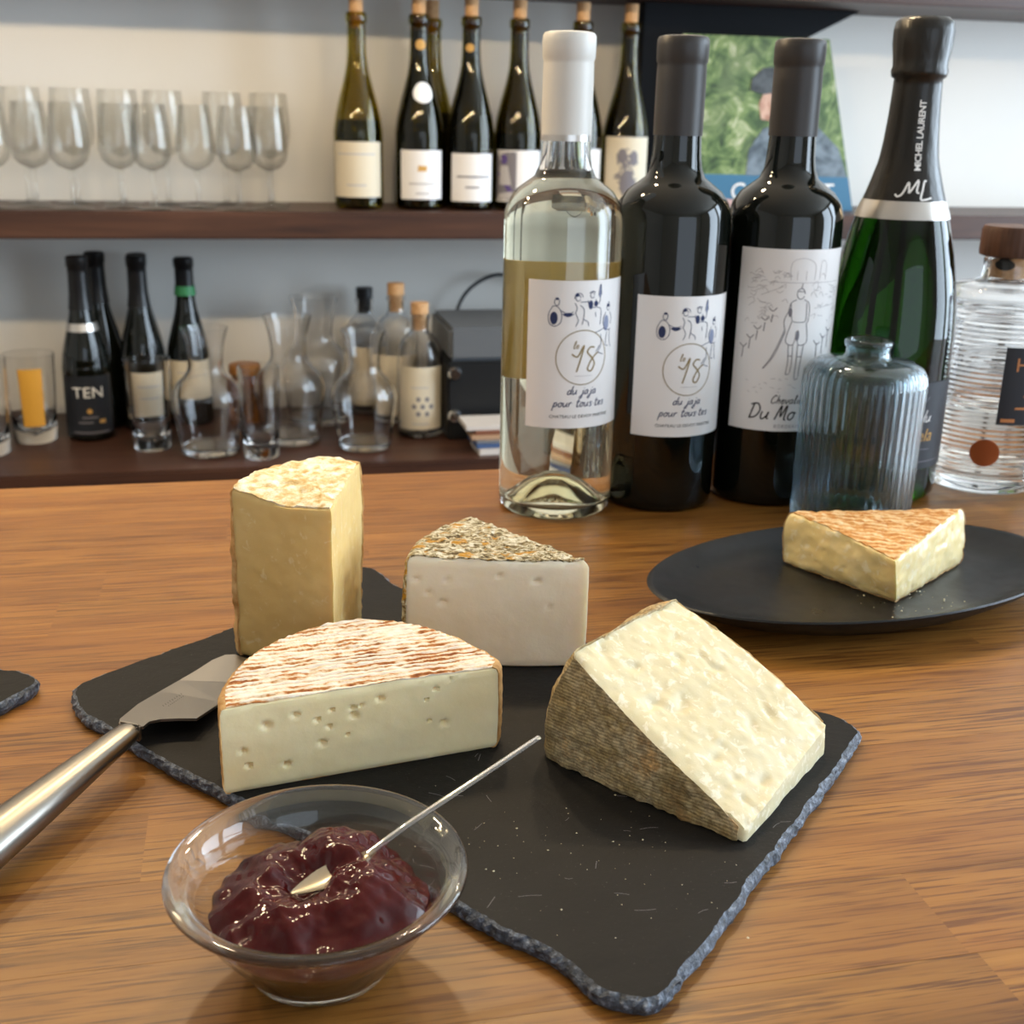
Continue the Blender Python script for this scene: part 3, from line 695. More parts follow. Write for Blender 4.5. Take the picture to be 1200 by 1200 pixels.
# jam: lumpy mound that fits the bowl
def jam_mesh():
    N, M = 120, 52; verts, faces = [], []
    ip = sorted((z, r) for r, z in bin_)
    def inner(z):
        for (z0, r0), (z1, r1) in zip(ip, ip[1:]):
            if z0 <= z <= z1: return r0+(r1-r0)*(z-z0)/max(z1-z0, 1e-9)
        return ip[-1][1]
    rim = []
    for i in range(N):
        a = 2*PI*i/N
        z = .0212 + .0024*noise.noise(Vector((math.cos(a)*1.6, math.sin(a)*1.6, 4.2))) + .0012*noise.noise(Vector((math.cos(a)*6, math.sin(a)*6, 9)))
        rim.append(z)
    verts.append((0, 0, 0)); rows = []
    for k in range(1, M+1):
        f = k/M; row = []
        for i in range(N):
            a = 2*PI*i/N; R = inner(rim[i])-.00005; x, y = math.cos(a)*R*f, math.sin(a)*R*f
            row.append(len(verts)); verts.append((x, y, rim[i]))
        rows.append(row)
    def hgt(x, y, zr, f):
        p = Vector((x, y, 0)); c = noise.voronoi(Vector((x*85, y*85, .3)))[0][0]; c2 = noise.voronoi(Vector((x*190+7, y*190, 1.3)))[0][0]
        h = .0078*(1-f**3.2) + .0075*math.exp(-((x-.004)**2+(y-.017)**2)/(.013**2)) + .0030*math.exp(-((x-.016)**2+(y+.003)**2)/(.010**2)) - .0045*math.exp(-((x+.004)**2+(y-.001)**2)/(.008**2))
        h += (.0060*max(0, .42-c) + .0014*max(0, .4-c2) + .0034*nz(p, 75, 2) + .0010*nz(p, 190, 7) + .0004*nz(p, 420, 3) + .0002*nz(p, 900, 5)) * min(1, (1-f)*9)
        return zr + h
    cz = sum(rim)/N
    verts[0] = (0, 0, hgt(0, 0, cz, 0))
    for k, row in enumerate(rows):
        f = (k+1)/M
        for i, id_ in enumerate(row):
            x, y, z = verts[id_]; zr = cz+(z-cz)*f; verts[id_] = (x, y, hgt(x, y, zr, f) if f < 1 else z)
    for i in range(N): faces.append((0, rows[0][i], rows[0][(i+1) % N]))
    for k in range(M-1):
        for i in range(N): faces.append((rows[k][i], rows[k+1][i], rows[k+1][(i+1) % N], rows[k][(i+1) % N]))
    prev = rows[-1]
    for q in (.8, .6, .4, .2, 0):
        row = []
        for i in range(N):
            a = 2*PI*i/N; z = .0055+(rim[i]-.0055)*q; R = inner(z)-.00005
            row.append(len(verts)); verts.append((math.cos(a)*R, math.sin(a)*R, z))
        for i in range(N): faces.append((prev[i], row[i], row[(i+1) % N], prev[(i+1) % N]))
        prev = row
    c = len(verts); verts.append((0, 0, .0043))
    for i in range(N): faces.append((prev[i], c, prev[(i+1) % N]))
    return verts, faces
v, f = jam_mesh()
jam = link_mesh('jam', v, f, 'jam', None, True, 80, BC); tag(jam, 'glossy dark red cherry jam heaped in the glass bowl', 'jam')
sp = thing('jam_spoon', 'thin spoon with clear handle stuck in the dark jam', 'spoon', (-.0297, .3223, .030))
so = Vector(sp.location)
hp = [Vector(q)-so for q in ((.0107, .3525, .055), (-.010, .3365, .0478), (-.0297, .3223, .0405), (-.0420, .3165, .0332))]
hp = catmull(hp, 5)
tube('handle', hp, [.00105 + .00025*k/len(hp) for k in range(len(hp))], 'clear_plastic', sp, 8, .7)
sb = [Vector(q)-so for q in ((-.0400, .3172, .0345), (-.0450, .3150, .0318), (-.0515, .3110, .0302), (-.0580, .3065, .0290), (-.0635, .3030, .0282))]
sb = catmull(sb, 4); vv, ff = [], []
wd = [.0012, .0016, .0020, .0025, .0031, .0036, .0041, .0044, .0046, .0046, .0044, .004, .0034, .0028, .0020, .0012, .0004]
for i, p in enumerate(sb):
    t_ = (sb[min(i+1, len(sb)-1)]-sb[max(i-1, 0)]).normalized(); s_ = t_.cross(Vector((.25, .1, 1))).normalized(); q_ = s_.cross(t_)
    for th in (.0, -.0006):
        for k in range(7):
            e = -1+2*k/6; vv.append(p + s_*wd[min(i, 16)]*e + q_*(-.0011*(1-e*e)*wd[min(i, 16)]/.0046 + th))
n_ = len(sb)
for i in range(n_-1):
    for k in range(6):
        a = i*14+k; b = (i+1)*14+k; ff.append((a, a+1, b+1, b)); ff.append((a+7, b+7, b+8, a+8))
    ff.append((i*14, (i+1)*14, (i+1)*14+7, i*14+7)); ff.append((i*14+6, i*14+13, (i+1)*14+13, (i+1)*14+6))
link_mesh('scoop', vv, ff, 'spoon_steel', sp, True, 60)

# ------------------------------------------------------------------ cheese knife
kn = thing('cheese_knife', 'broad-bladed steel cheese knife with brushed handle resting on the slate', 'knife', (-.152, .425, 0))
ko = Vector(kn.location)
ax0, ax1 = Vector((-.1500, .4215, .0150)), Vector((-.1730, .3526, .0125))
dirh = (ax1-ax0).normalized()
hp, hr = [], []
for s_, r_ in ((-.0015, .0040), (.0, .0048), (.006, .0056), (.02, .0064), (.04, .0077), (.06, .0090), (.08, .0100), (.095, .0104), (.108, .0100), (.116, .0088), (.121, .0064), (.123, .0030)):
    p_ = ax0+dirh*s_; p_.z = max(p_.z, r_*.82+.0002) if s_ > .03 else p_.z
    hp.append(p_-ko); hr.append(r_)
hp = catmull(hp, 3); rr = []
for i in range(len(hr)-1):
    for k in range(3): rr.append(hr[i]+(hr[i+1]-hr[i])*k/3)
rr.append(hr[-1])
tube('handle', hp, rr, 'brushed_steel', kn, 28, .80)
bl = [(-.1552, .4245), (-.1578, .4345), (-.1562, .4530), (-.1520, .4700), (-.1470, .4825), (-.1422, .4925), (-.1375, .5040), (-.1330, .5098), (-.1285, .5105), (-.1215, .5060), (-.1155, .4950), (-.1150, .4820), (-.1220, .4580), (-.1272, .4370), (-.1345, .4366), (-.1415, .4352), (-.1452, .4322), (-.1458, .4265)]
bz = lambda x, y: .0148-.0075*min(1, max(0, (y-.425)/.05)) + .0018*max(0, (y-.47)/.05)*0
N = len(bl); top = [Vector((x, y, bz(x, y)+.0004))-ko for x, y in bl]; bot = [Vector((x, y, bz(x, y)-.0008))-ko for x, y in bl]
cen = Vector((-.138, .465, bz(0, .465)+.0004))-ko
bm = bmesh.new(); tv = [bm.verts.new(p) for p in top]; bv = [bm.verts.new(p) for p in bot]
bm.faces.new(tv[::-1]); bm.faces.new(bv)
for i in range(N): bm.faces.new((tv[i], tv[(i+1) % N], bv[(i+1) % N], bv[i]))
bmesh.ops.recalc_face_normals(bm, faces=bm.faces[:]); bmesh.ops.triangulate(bm, faces=[f for f in bm.faces if len(f.verts) > 4])
me = bpy.data.meshes.new('blade'); bm.to_mesh(me); bm.free(); me.materials.append(MATS['blade_steel'])
blade = bpy.data.objects.new('blade', me); COL.objects.link(blade); blade.parent = kn
fer = bevel_box('ferrule', -.0050, .0050, -.0012, .0012, -.0036, .0036, 'brushed_steel', kn, .0008)
fer.location = ax0-dirh*.001-ko; fer.rotation_euler = (0, 0, math.atan2(dirh.y, dirh.x)+PI/2)
# faint maker's engraving: two rows of tiny strokes
eu, ez = Vector((.0125, .0300, 0)).normalized(), Vector((-.0300, .0125, 0)).normalized()
emap = lambda x, z: tuple(Vector((-.1435, .4530, bz(0, .4530)+.00075)) + eu*x + ez*z - ko)
strk = []
random.seed(3)
for k in range(14): strk.append([(-.010+k*.0015, random.uniform(-.0001, .0003)), (-.0094+k*.0015, .0011+random.uniform(0, .0004))])
for k in range(16): strk.append([(-.010+k*.0012, -.0016), (-.0094+k*.0012, -.0011)])
ink('engraving', strk, .00022, emap, 'black_print', blade)

# crumbs
cv, cf = [], []
random.seed(12)
def crumb(x, y, z, s):
    b = len(cv)
    for q in ((1, 0, 0), (-1, 0, 0), (0, 1, 0), (0, -1, 0), (0, 0, 1), (0, 0, -.2)):
        cv.append((x+q[0]*s*random.uniform(.6, 1.3), y+q[1]*s*random.uniform(.6, 1.3), z+q[2]*s*.7))
    for a in (0, 1):
        for c_ in (2, 3):
            for e in (4, 5): cf.append((b+a, b+c_, b+e))
for k in range(75):
    u = random.gauss(.5, .28); w_ = random.gauss(.42, .2)
    x = -.02+u*.10; y = .33+w_*.10-u*.03
    if not (-.03 < x < .09 and .31 < y < .42): continue
    crumb(x, y, .0062, random.choice((.00015, .0002, .0002, .0003, .0005)))
cr = link_mesh('cheese_crumbs', cv, cf, 'paste_hard', None, False); tag(cr, 'tiny pale cheese crumbs scattered over the black slate', 'crumbs', kind='stuff')
cv, cf = [], []
for k in range(34):
    a = random.uniform(0, 6.28); q = random.uniform(.2, .75); x = .215+.06*q*math.cos(a); y = .585+.03*q*math.sin(a)
    crumb(x, y, .0107, random.choice((.0003, .0004, .0007)))
cr = link_mesh('plate_crumbs', cv, cf, 'paste_hard', None, False); tag(cr, 'sparse cheese crumbs scattered on the black oval plate', 'crumbs', kind='stuff')

# ------------------------------------------------------------------ wine bottles on the counter
BORD = [(.0300, 0), (.0350, .0006), (.0370, .0028), (.0378, .0075), (.0378, .186), (.0374, .193), (.0352, .2003), (.0305, .2070), (.0245, .2115), (.0192, .2155), (.0166, .2215), (.0157, .228), (.0150, .240), (.0146, .2965), (.0120, .2975)]
def facing(x, y): return math.atan2(-y, -x)
def capsule(parent, mat, z0, top=.2995):
    pf = [(.0152, z0), (.01565, z0), (.01560, z0+.03), (.01545, top-.0185), (.01525, top-.0165), (.0161, top-.0150), (.0163, top-.006), (.0161, top-.0022), (.0150, top-.0006), (.0125, top), (0, top-.0003)]
    return lathe('capsule', pf, mat, parent, 64, sharp=40)
def people_strokes():
    S = []
    # seated figure with dark jacket, arm stretched to the next one
    S += [blob(-.0165, .0335, .0016, .0021), [(-.0165, .0355), (-.0150, .0345), (-.0155, .0320)], [(-.0190, .0310), (-.0215, .026), (-.021, .0205), (-.0175, .0185), (-.0140, .021), (-.0135, .0265), (-.0160, .0305), (-.019, .031)],
          [(-.0145, .0285), (-.0100, .0265), (-.0060, .0275)], [(-.0130, .0262), (-.0095, .0245), (-.0058, .0262)]]
    # standing figure, hair, arm to the right
    S += [blob(-.0035, .0360, .0015, .0019), [(-.0060, .0355), (-.0045, .0388), (-.0015, .0385), (-.0005, .0365)], [(-.0055, .033), (-.0040, .0300), (-.0050, .0265)], [(-.0020, .0335), (.0030, .0335), (.0050, .0325)], [(-.0020, .0315), (.0005, .0290), (.0005, .0240), (-.0005, .0195)], [(-.0050, .0265), (-.0030, .0225), (-.0045, .0185)], [(.0000, .0230), (.0035, .0210), (.0040, .0185)]]
    # figure with hat and raised arm holding a bottle
    S += [blob(.0060, .0375, .0014, .0018), [(.0038, .0388), (.0060, .0400), (.0082, .0392)], [(.0030, .0345), (.0040, .0300), (.0050, .0290)], [(.0085, .0350), (.0095, .0325), (.0115, .0330), (.0125, .0400), (.0122, .0440)], [(.0105, .0370), (.0118, .0440), (.0130, .0375)], [(.0050, .0290), (.0075, .0300), (.0125, .0290), (.0130, .0240), (.0125, .0190)], [(.0085, .0270), (.0090, .0240)]]
    # figure sitting on the ring
    S += [blob(.0195, .0290, .0013, .0017), [(.0180, .0300), (.0200, .0325), (.0208, .0300)], [(.0172, .0262), (.0150, .0215), (.0165, .0165), (.0195, .0150), (.0225, .0155)], [(.0210, .0262), (.0230, .0230), (.0222, .0185)], [(.0165, .0165), (.0090, .0140)], [(.0215, .0150), (.0220, .0080), (.0235, .0040)], [(.0190, .0140), (.0180, .0060), (.0205, .0050)], [(.0135, .0130), (.0140, .0060), (.0120, .0020), (.0160, .0000)], [(.0100, .0020), (.0130, .0060)]]
    return S
def le18_label(b, phi, z0, z1):
    r = .0378; wd = .0735; fm = cyl(r, phi, .0004); zc = (z0+z1)/2
    lb = patch('label', -wd/2, wd/2, z0, z1, fm, cyl(r, phi, .00005), 'paper', b, 32, 2)
    k = (z1-z0)/.093; fm2 = cyl(r, phi, .00055, zc)
    sc = lambda st: [[(x*k, z*k) for x, z in s] for s in st]
    ox = -.0015
    sh = lambda st: [[(x+ox, z) for x, z in s] for s in st]
    ink('drawing', sc(sh(people_strokes())), .00042*k, fm2, 'navy_print', lb)
    filled('drawing_wash', [[(x*k, z*k) for x, z in pl] for pl in sh([blob(-.0182, .0235, .0024, .0040), blob(.0050, .0318, .0016, .0026), blob(.0088, .0322, .0015, .0018), blob(-.0042, .0378, .0013, .0010), blob(-.0165, .0355, .0011, .0008), blob(.0194, .0303, .0010, .0009), blob(-.0095, .0258, .0030, .0012)])], fm2, 'navy_print', lb)
    filled('drawing_tint', [[(x*k, z*k) for x, z in pl] for pl in sh([blob(.0180, .0195, .0024, .0050), blob(.0118, .0395, .0010, .0040)])], cyl(r, phi, .0005, zc), 'pale_navy_print', lb)
    ring = blob(-.0005, -.0012, .0172, .0172, 48); ring.append(ring[0])
    ink('ring', [[(x*k, z*k) for x, z in ring]], .0006*k, fm2, 'gold_print', lb, 1)
    ink('lettering', sc([[(-.0078, .0012), (-.0040, -.0005), (.0000, .0065), (-.0020, -.0020), (-.0045, -.0102)],
                         [(.0075, .0050), (.0045, .0052), (.0025, .0022), (.0055, -.0012), (.0078, -.0052), (.0055, -.0098), (.0030, -.0085), (.0050, -.0035), (.0085, .0005), (.0105, .0015)]]), .0010*k, fm2, 'gold_print', lb)
    ink('lettering', sc(script('le', .0023, -.0052, .0046)), .0005*k, fm2, 'gold_print', lb)
    ink('lettering', sc([[(-.0055, -.0128), (.0065, -.0128)]]), .0003*k, fm2, 'pale_grey_print', lb)
    ink('lettering', sc(script('du jaja', .0027, .0000, -.0245)), .00062*k, fm2, 'navy_print', lb)
    ink('lettering', sc(script('pour tous.tes', .0027, -.0008, -.0325)), .00062*k, fm2, 'navy_print', lb)
    text('lettering', 'CHATEAU LE DEVOY MARTINE', .0030*k, 0, -.0398*k, fm2, 'black_print', lb)
    return lb
# white wine in clear glass
wx, wy = .0284, .7765; phi = facing(wx, wy)
wb = thing('wine_bottle', 'clear glass bottle of white wine with white capsule and line-drawn label', 'bottle', (wx, wy, 0))
punt = [(0, .022), (.006, .0212), (.013, .0165), (.020, .008), (.0245, .0022), (.0275, .0003)]
outer = punt + BORD[0:13] + [(.0146, .2940)]
inner = [(.0105, .2940), (.0112, .240), (.0122, .228), (.0134, .2215), (.0160, .2165), (.0210, .2120), (.0275, .2062), (.0322, .1995), (.0344, .192), (.0348, .186), (.0348, .0130), (.0335, .0085), (.0295, .0062), (.0245, .0075), (.0205, .0125), (.0135, .0208), (.006, .0256), (0, .0262)]
lathe('glass', outer + inner, 'clear_glass', wb, 72, sharp=80)
li = [(0, .2196), (.0100, .2196), (.0141, .2199), (.0160, .21665), (.0210, .21215), (.0275, .20635), (.0322, .19965), (.0344, .19215), (.03485, .186), (.03485, .0130), (.0336, .0084), (.0295, .0061), (.0244, .0074), (.0204, .0124), (.0134, .0207), (.006, .0255), (0, .0261)]
li = [(r*1.003 if r < .0349 else .0349, z) for r, z in li]
lathe('wine', li[::-1], 'white_wine', wb, 72, sharp=80)
capsule(wb, 'capsule_white', .2400)
lathe('capsule_hem', [(.01535, .2365), (.0158, .2365), (.0158, .2402), (.01535, .2402)], 'silver_foil', wb, 48)
le18_label(wb, phi+math.radians(24), .0625, .1555)
patch('back_label', -.032, .032, .082, .160, cyl(.0378, phi+math.radians(190), .0004), cyl(.0378, phi+math.radians(190), .00005), 'back_label', wb, 24, 2)
# red wine with the same label
rx, ry = .1000, .7974; phi = facing(rx, ry)
rb = thing('wine_bottle', 'dark red wine bottle with black capsule and line-drawn people label', 'bottle', (rx, ry, 0))
lathe('glass', [(0, .018), (.018, .006), (.027, .0004)] + BORD + [(0, .2975)], 'black_glass', rb, 72, sharp=80)
capsule(rb, 'capsule_black', .2410, .3000)
le18_label(rb, phi+math.radians(26), .0530, .1445)
# red wine with the knight label
kx, ky = .1768, .8153; phi = facing(kx, ky)
kb = thing('wine_bottle', 'dark red wine bottle with tall label drawing of a knight', 'bottle', (kx, ky, 0))
lathe('glass', [(0, .018), (.018, .006), (.027, .0004)] + BORD + [(0, .2975)], 'black_glass', kb, 72, sharp=80)
capsule(kb, 'capsule_black', .2420, .3008)
ph = phi+math.radians(20); fm = cyl(.0378, ph, .00055, .114)
lb = patch('label', -.0405, .0405, .0540, .1735, cyl(.0378, ph, .0004), cyl(.0378, ph, .00005), 'paper', kb, 32, 2)
kx0, kz0 = .0015, .004
def KS(st): return [[(kx0+x, kz0+z) for x, z in s] for s in st]
ink('drawing', KS([blob(0, .0275, .0026, .0034), [(-.002, .029), (.0025, .029)], [(0, .031), (.0006, .034)], [(-.0025, .0238), (-.0060, .0215), (-.0072, .016)], [(.0025, .0238), (.0060, .0215), (.0070, .016), (.0065, .009)], [(-.0060, .0215), (-.0050, .0130), (-.0035, .0095), (.0040, .0095), (.0050, .0140), (.0045, .0215)], [(-.0072, .016), (-.0095, .010), (-.0085, .004)], [(-.0045, .0095), (-.0075, -.0030), (-.0025, -.0055), (0, .0035), (.0010, -.0055), (.0070, -.0035), (.0055, .0090)], [(-.0055, -.0050), (-.0048, -.0170), (-.0055, -.0250), (-.0030, -.0245)], [(-.0025, -.0055), (-.0022, -.0170), (-.0030, -.0240)], [(.0010, -.0055), (.0008, -.0170), (.0005, -.0280), (.0030, -.0280)], [(.0050, -.0050), (.0038, -.0170), (.0030, -.0270)], [(-.0050, -.0130), (-.0020, -.0130)], [(.0008, -.0135), (.0040, -.0135)], [(-.0085, .004), (-.0150, -.0130), (-.0205, -.0220)], [(-.0080, .003), (-.0140, -.0130), (-.0203, -.0222)]]), .0005, fm, 'grey_print', lb)
filled('drawing_wash', [[(kx0+x, kz0+z) for x, z in blob(.0, .0005, .0013, .0036)], [(kx0+x, kz0+z) for x, z in blob(-.0060, .0155, .0012, .0030)]], fm, 'grey_print', lb)
vs_ = []
random.seed(5)
for k in range(5):
    x = -.034+k*.0045; z = -.012+k*.0062
    vs_ += [[(x, z), (x+.0006, z+.0075-.0006*k)], [(x-.0022, z+.0092), (x+.0006, z+.0072), (x+.0030, z+.0095)]]
for k in range(3):
    x = .017+k*.0055; z = -.013+k*.004; vs_ += [[(x, z), (x, z+.012)], [(x-.003, z+.014), (x, z+.011), (x+.003, z+.0125)]]
ink('drawing', vs_, .0006, fm, 'grey_print', lb)['kind'] = 'stuff'
vs_ = []
for k in range(46):
    x = random.uniform(-.034, -.010); z = random.uniform(.010, .046); vs_.append([(x, z), (x+random.uniform(.001, .004), z+random.uniform(-.002, .003)), (x+random.uniform(.002, .006), z+random.uniform(-.002, .002))])
for k in range(26):
    x = random.uniform(.008, .034); z = random.uniform(.012, .046); vs_.append([(x, z), (x+random.uniform(.001, .004), z+random.uniform(-.002, .003)), (x+random.uniform(.002, .006), z+random.uniform(-.002, .002))])
for k in range(18):
    x = random.uniform(-.033, .02); z = random.uniform(-.034, -.024); vs_.append([(x, z), (x+random.uniform(.001, .003), z+random.uniform(-.001, .001))])
vs_ += [[(-.020, .0385), (.034, .0385)], [(-.006, .040), (-.006, .051), (.002, .054), (.010, .050), (.010, .040)], [(-.002, .040), (-.002, .046)], [(.004, .040), (.004, .046)], [(.014, .040), (.015, .052), (.019, .050), (.019, .040)], [(-.024, .030), (-.010, .036)], [(.012, .022), (.034, .024)]]
ink('drawing', vs_, .00035, fm, 'pale_grey_print', lb)
ink('lettering', script('Chevalier', .0028, .0000, -.0410, gap=.08), .0006, fm, 'black_print', lb)
ink('lettering', script('Du Mo', .0052, -.0105, -.0520, gap=.05), .0010, fm, 'black_print', lb)
text('lettering', 'BORDEAUX', .0030, .001, -.0575, fm, 'grey_print', lb, spacing=1.3)
# champagne
cx, cy = .2592, .8320; phi = facing(cx, cy)
cb = thing('champagne_bottle', 'green champagne bottle with black foil neck and silver band', 'bottle', (cx, cy, 0))
body = [(.0440, .114), (.0421, .139), (.0368, .167), (.0302, .1925), (.0262, .2036), (.0208, .221), (.0182, .2320), (.0160, .255), (.0149, .278)]
bcat = catmull([(r, z, 0) for r, z in body], 4)
tp = [(p.x, p.y) for p in bcat]
lathe('glass', [(0, .028), (.010, .026), (.022, .012), (.030, .0015), (.035, 0), (.0405, .0012), (.0432, .0050), (.0440, .012)] + tp + [(.0149, .296), (.013, .298), (0, .298)], 'green_glass', cb, 72, sharp=80)
def rad(z):
    for (r0, z0), (r1, z1) in zip(tp, tp[1:]):
        if z0 <= z <= z1: return r0+(r1-r0)*(z-z0)/(z1-z0)
    return .0440 if z < .1 else .0149
fz = [.2015+.0775*k/16 for k in range(17)]
foil = [(rad(fz[0])+.0002, fz[0])] + [(rad(z)+.0005, z) for z in fz] + [(.0174, .2805), (.0180, .2840), (.0172, .2870), (.0178, .2920), (.0188, .3000), (.0192, .3080), (.0184, .3135), (.0150, .3165), (0, .3170)]
fl = lathe('foil', foil, 'foil_black', cb, 72, sharp=60, mod=lambda r, z, a: r*(1+(.022*noise.noise(Vector((math.cos(a)*5, math.sin(a)*5, z*160))) if z > .279 else 0)))
bz_ = [.1915+.0115*k/4 for k in range(5)]
lathe('neck_band', [(rad(bz_[0])+.0002, bz_[0])] + [(rad(z)+.0009, z) for z in bz_] + [(rad(bz_[-1])+.0002, bz_[-1])], 'silver_foil', cb, 72)
# upright name on the foil: text runs up the neck
pn = phi+math.radians(17)
def neckmap(a_, h_):                     # a_: along the neck (up), h_: across
    z = .2440+a_; rr_ = rad(z)+.0009; an = pn - h_/rr_
    return (rr_*math.cos(an), rr_*math.sin(an), z)
vs2, fs2 = text_data('MICHEL LAURENT', .0058, spacing=.92, weight=.00012)
link_mesh('lettering', [neckmap(a, b-.002) for a, b in vs2], fs2, 'white_print', fl, False)
nm = lambda x, z: ((rad(.2105+z)+.0009)*math.cos(pn-.02+x/.0225), (rad(.2105+z)+.0009)*math.sin(pn-.02+x/.0225), .2105+z)
ink('monogram', [[(-.0115, -.0030), (-.0100, -.0045), (-.0075, -.0025), (-.0045, .0045), (-.0040, -.0005), (-.0035, -.0015), (.0015, .0060), (.0005, -.0010), (.0020, -.0020)],
                 [(.0068, .0054), (.0054, .0052), (.0042, .0005), (.0028, -.0056), (.0050, -.0062), (.0095, -.0050)]], .0012, nm, 'white_print', fl)
pc = phi+math.radians(40)
lb = patch('label', -.038, .038, .026, .086, cyl(.0440, pc, .0005), cyl(.0440, pc, .0001), 'navy_label', cb, 32, 2)
fm = cyl(.0440, pc, .0007, .0)
ink('lettering', script('du', .0042, .0030, .0590), .0007, fm, 'white_print', lb)
text('lettering', 'ela', .0125, .0040, .0455, fm, 'ochre_print', lb, shear=.25)
ink('lettering', [[(-.020, .0375), (-.004, .0400), (.010, .0395)], [(-.020, .0310), (.022, .0310)], [(-.004, .0665), (.001, .072), (.0045, .0765)]], .0005, fm, 'grey_print', lb)

# ribbed glass vase-bottle
vx, vy = .2225, .7500
vb = thing('ribbed_glass_bottle', 'short blue-tinted ribbed glass bottle standing behind the black plate', 'glass bottle', (vx, vy, 0))
vo = [(0, .004), (.030, .0015), (.0345, .0), (.0368, .0016), (.0378, .005), (.0380, .05), (.0384, .094), (.0378, .1005), (.0352, .1050), (.030, .1082), (.020, .1098), (.0150, .1106), (.0135, .1125), (.0133, .1165), (.0146, .1180), (.0148, .1205), (.0138, .1220)]
vi = [(.0122, .1215), (.0118, .1165), (.0120, .1110), (.0155, .1085), (.028, .1062), (.0328, .1032), (.0345, .0990), (.0350, .094), (.0348, .05), (.0346, .010), (.032, .0072), (0, .0070)]
def ribs(r, z, a):
    if r > .0349 and .004 < z < .1035: return r*(1+.011*math.cos(44*a))
    return r
lathe('ribbed_glass', vo+vi, 'blue_glass', vb, 352, ribs, sharp=80)

# whisky-style bottle with ribbed glass and wooden stopper
gx, gy = .3478, .8583; phi = facing(gx, gy)
gb = thing('spirit_bottle', 'clear horizontally ribbed spirit bottle with dark wooden stopper', 'bottle', (gx, gy, 0))
go = [(0, .004), (.032, .002), (.037, 0), (.0405, .0022), (.0415, .007)]
z = .009
while z < .134:
    go += [(.0415, z), (.0424, z+.0010), (.0424, z+.0018), (.0415, z+.0028)]; z += .0036
go += [(.0415, .137), (.0400, .1415), (.034, .1445), (.024, .1462), (.0185, .1490), (.0175, .155), (.0180, .1625), (.0165, .164)]
gi = [(.0130, .1640), (.0130, .152), (.0150, .1460), (.026, .1425), (.035, .1395), (.0378, .134), (.0380, .014), (.035, .0105), (0, .0100)]
lathe('glass', go+gi, 'clear_glass', gb, 72, sharp=50)
lathe('spirit', [(0, .0099), (.035, .0104), (.03805, .0140), (.03805, .060), (0, .060)], 'clear_spirit', gb, 64, sharp=60)
lathe('cork', [(0, .1500), (.0128, .1500), (.0129, .1652), (0, .1652)], 'cork', gb, 32)
lathe('stopper', [(0, .1645), (.0200, .1645), (.0215, .1652), (.0219, .1680), (.0216, .1825), (.0205, .1852), (0, .1858)], 'dark_wood_cap', gb, 96, lambda r, z_, a: r*(1+(.012*math.cos(32*a) if r > .021 else 0)))
filled('neck_seal', [blob(.000, .1590, .0062, .0035, 20)], cyl(.0130, phi-.25, .0006), 'black_print', gb)
pg = phi+math.radians(50)
lb = patch('label', -.031, .031, .0525, .1070, cyl(.0424, pg, .0008), cyl(.0424, pg, .0001), 'navy_label', gb, 28, 2)
fm = cyl(.0424, pg, .00095)
text('lettering', 'HE', .0135, -.0155, .0905, fm, 'orange_print', lb)
ink('lettering', [[(-.0150, .0820), (.012, .0820)], [(-.0120, .0775), (.010, .0775)], [(-.0150, .0730), (.012, .0730)], [(-.0200, .0645), (-.004, .0645)], [(.002, .0645), (.016, .0645)]], .0015, fm, 'orange_print', lb)
filled('lettering', [[(-.0285, .0545), (-.0190, .0545), (-.0190, .0570), (-.0285, .0570)]], fm, 'orange_print', lb)
dm = patch('copper_seal', -.001, .001, .001, .002, cyl(.0424, phi, .0006), cyl(.0424, phi, .0001), 'copper', gb, 2, 1)
bpy.data.objects.remove(dm)
sv, sf = [], []
for lift in (.0016, .0001):
    fmm = cyl(.0424, phi+math.radians(2), lift); sv += [fmm(0, .0315)] + [fmm(.0098*math.cos(2*PI*k/28), .0315+.0098*math.sin(2*PI*k/28)) for k in range(28)]
for k in range(28):
    k2 = (k+1) % 28; sf += [(0, 1+k, 1+k2), (29, 30+k2, 30+k), (1+k, 30+k, 30+k2, 1+k2)]
link_mesh('copper_seal', sv, sf, 'copper', gb, True, 50)

# ------------------------------------------------------------------ upper shelf: glasses
def copy_tree(o, loc, label=None, group=None, rotz=None):
    r = o.copy(); COL.objects.link(r); r.location = loc
    if rotz is not None: r.rotation_euler = (0, 0, rotz)
    if label: r['label'] = label
    if group: r['group'] = group
    for ch in o.children:
        c_ = ch.copy(); COL.objects.link(c_); c_.parent = r
        for g_ in ch.children:
            d_ = g_.copy(); COL.objects.link(d_); d_.parent = c_
    return r
def wine_glass(name, label, group, bowl_p, stem_h, foot_r, loc):
    t = thing(name, label, 'glass', loc, 0, group)
    zb = stem_h; o_ = [(0, zb-.0002)] + [(r, zb+z) for r, z in bowl_p]
    i_ = [(max(r-.0011, 0), zb+z+.0006) for r, z in bowl_p[::-1]] + [(0, zb+.0022)]
    o_ = o_[:-1] + [o_[-1]]
    lathe('bowl', o_+i_, 'stem_glass', t, 32, sharp=80)
    lathe('stem', [(0, .0052), (.0055, .0050), (.0038, .010), (.0034, .03), (.0036, stem_h-.008), (.0052, stem_h-.0005), (0, stem_h-.0004)], 'stem_glass', t, 20, sharp=80)
    lathe('foot', [(0, 0), (foot_r, 0), (foot_r+.0004, .0007), (foot_r-.001, .0014), (.012, .0030), (.0055, .0049), (0, .0050)], 'stem_glass', t, 32, sharp=80)
    return t
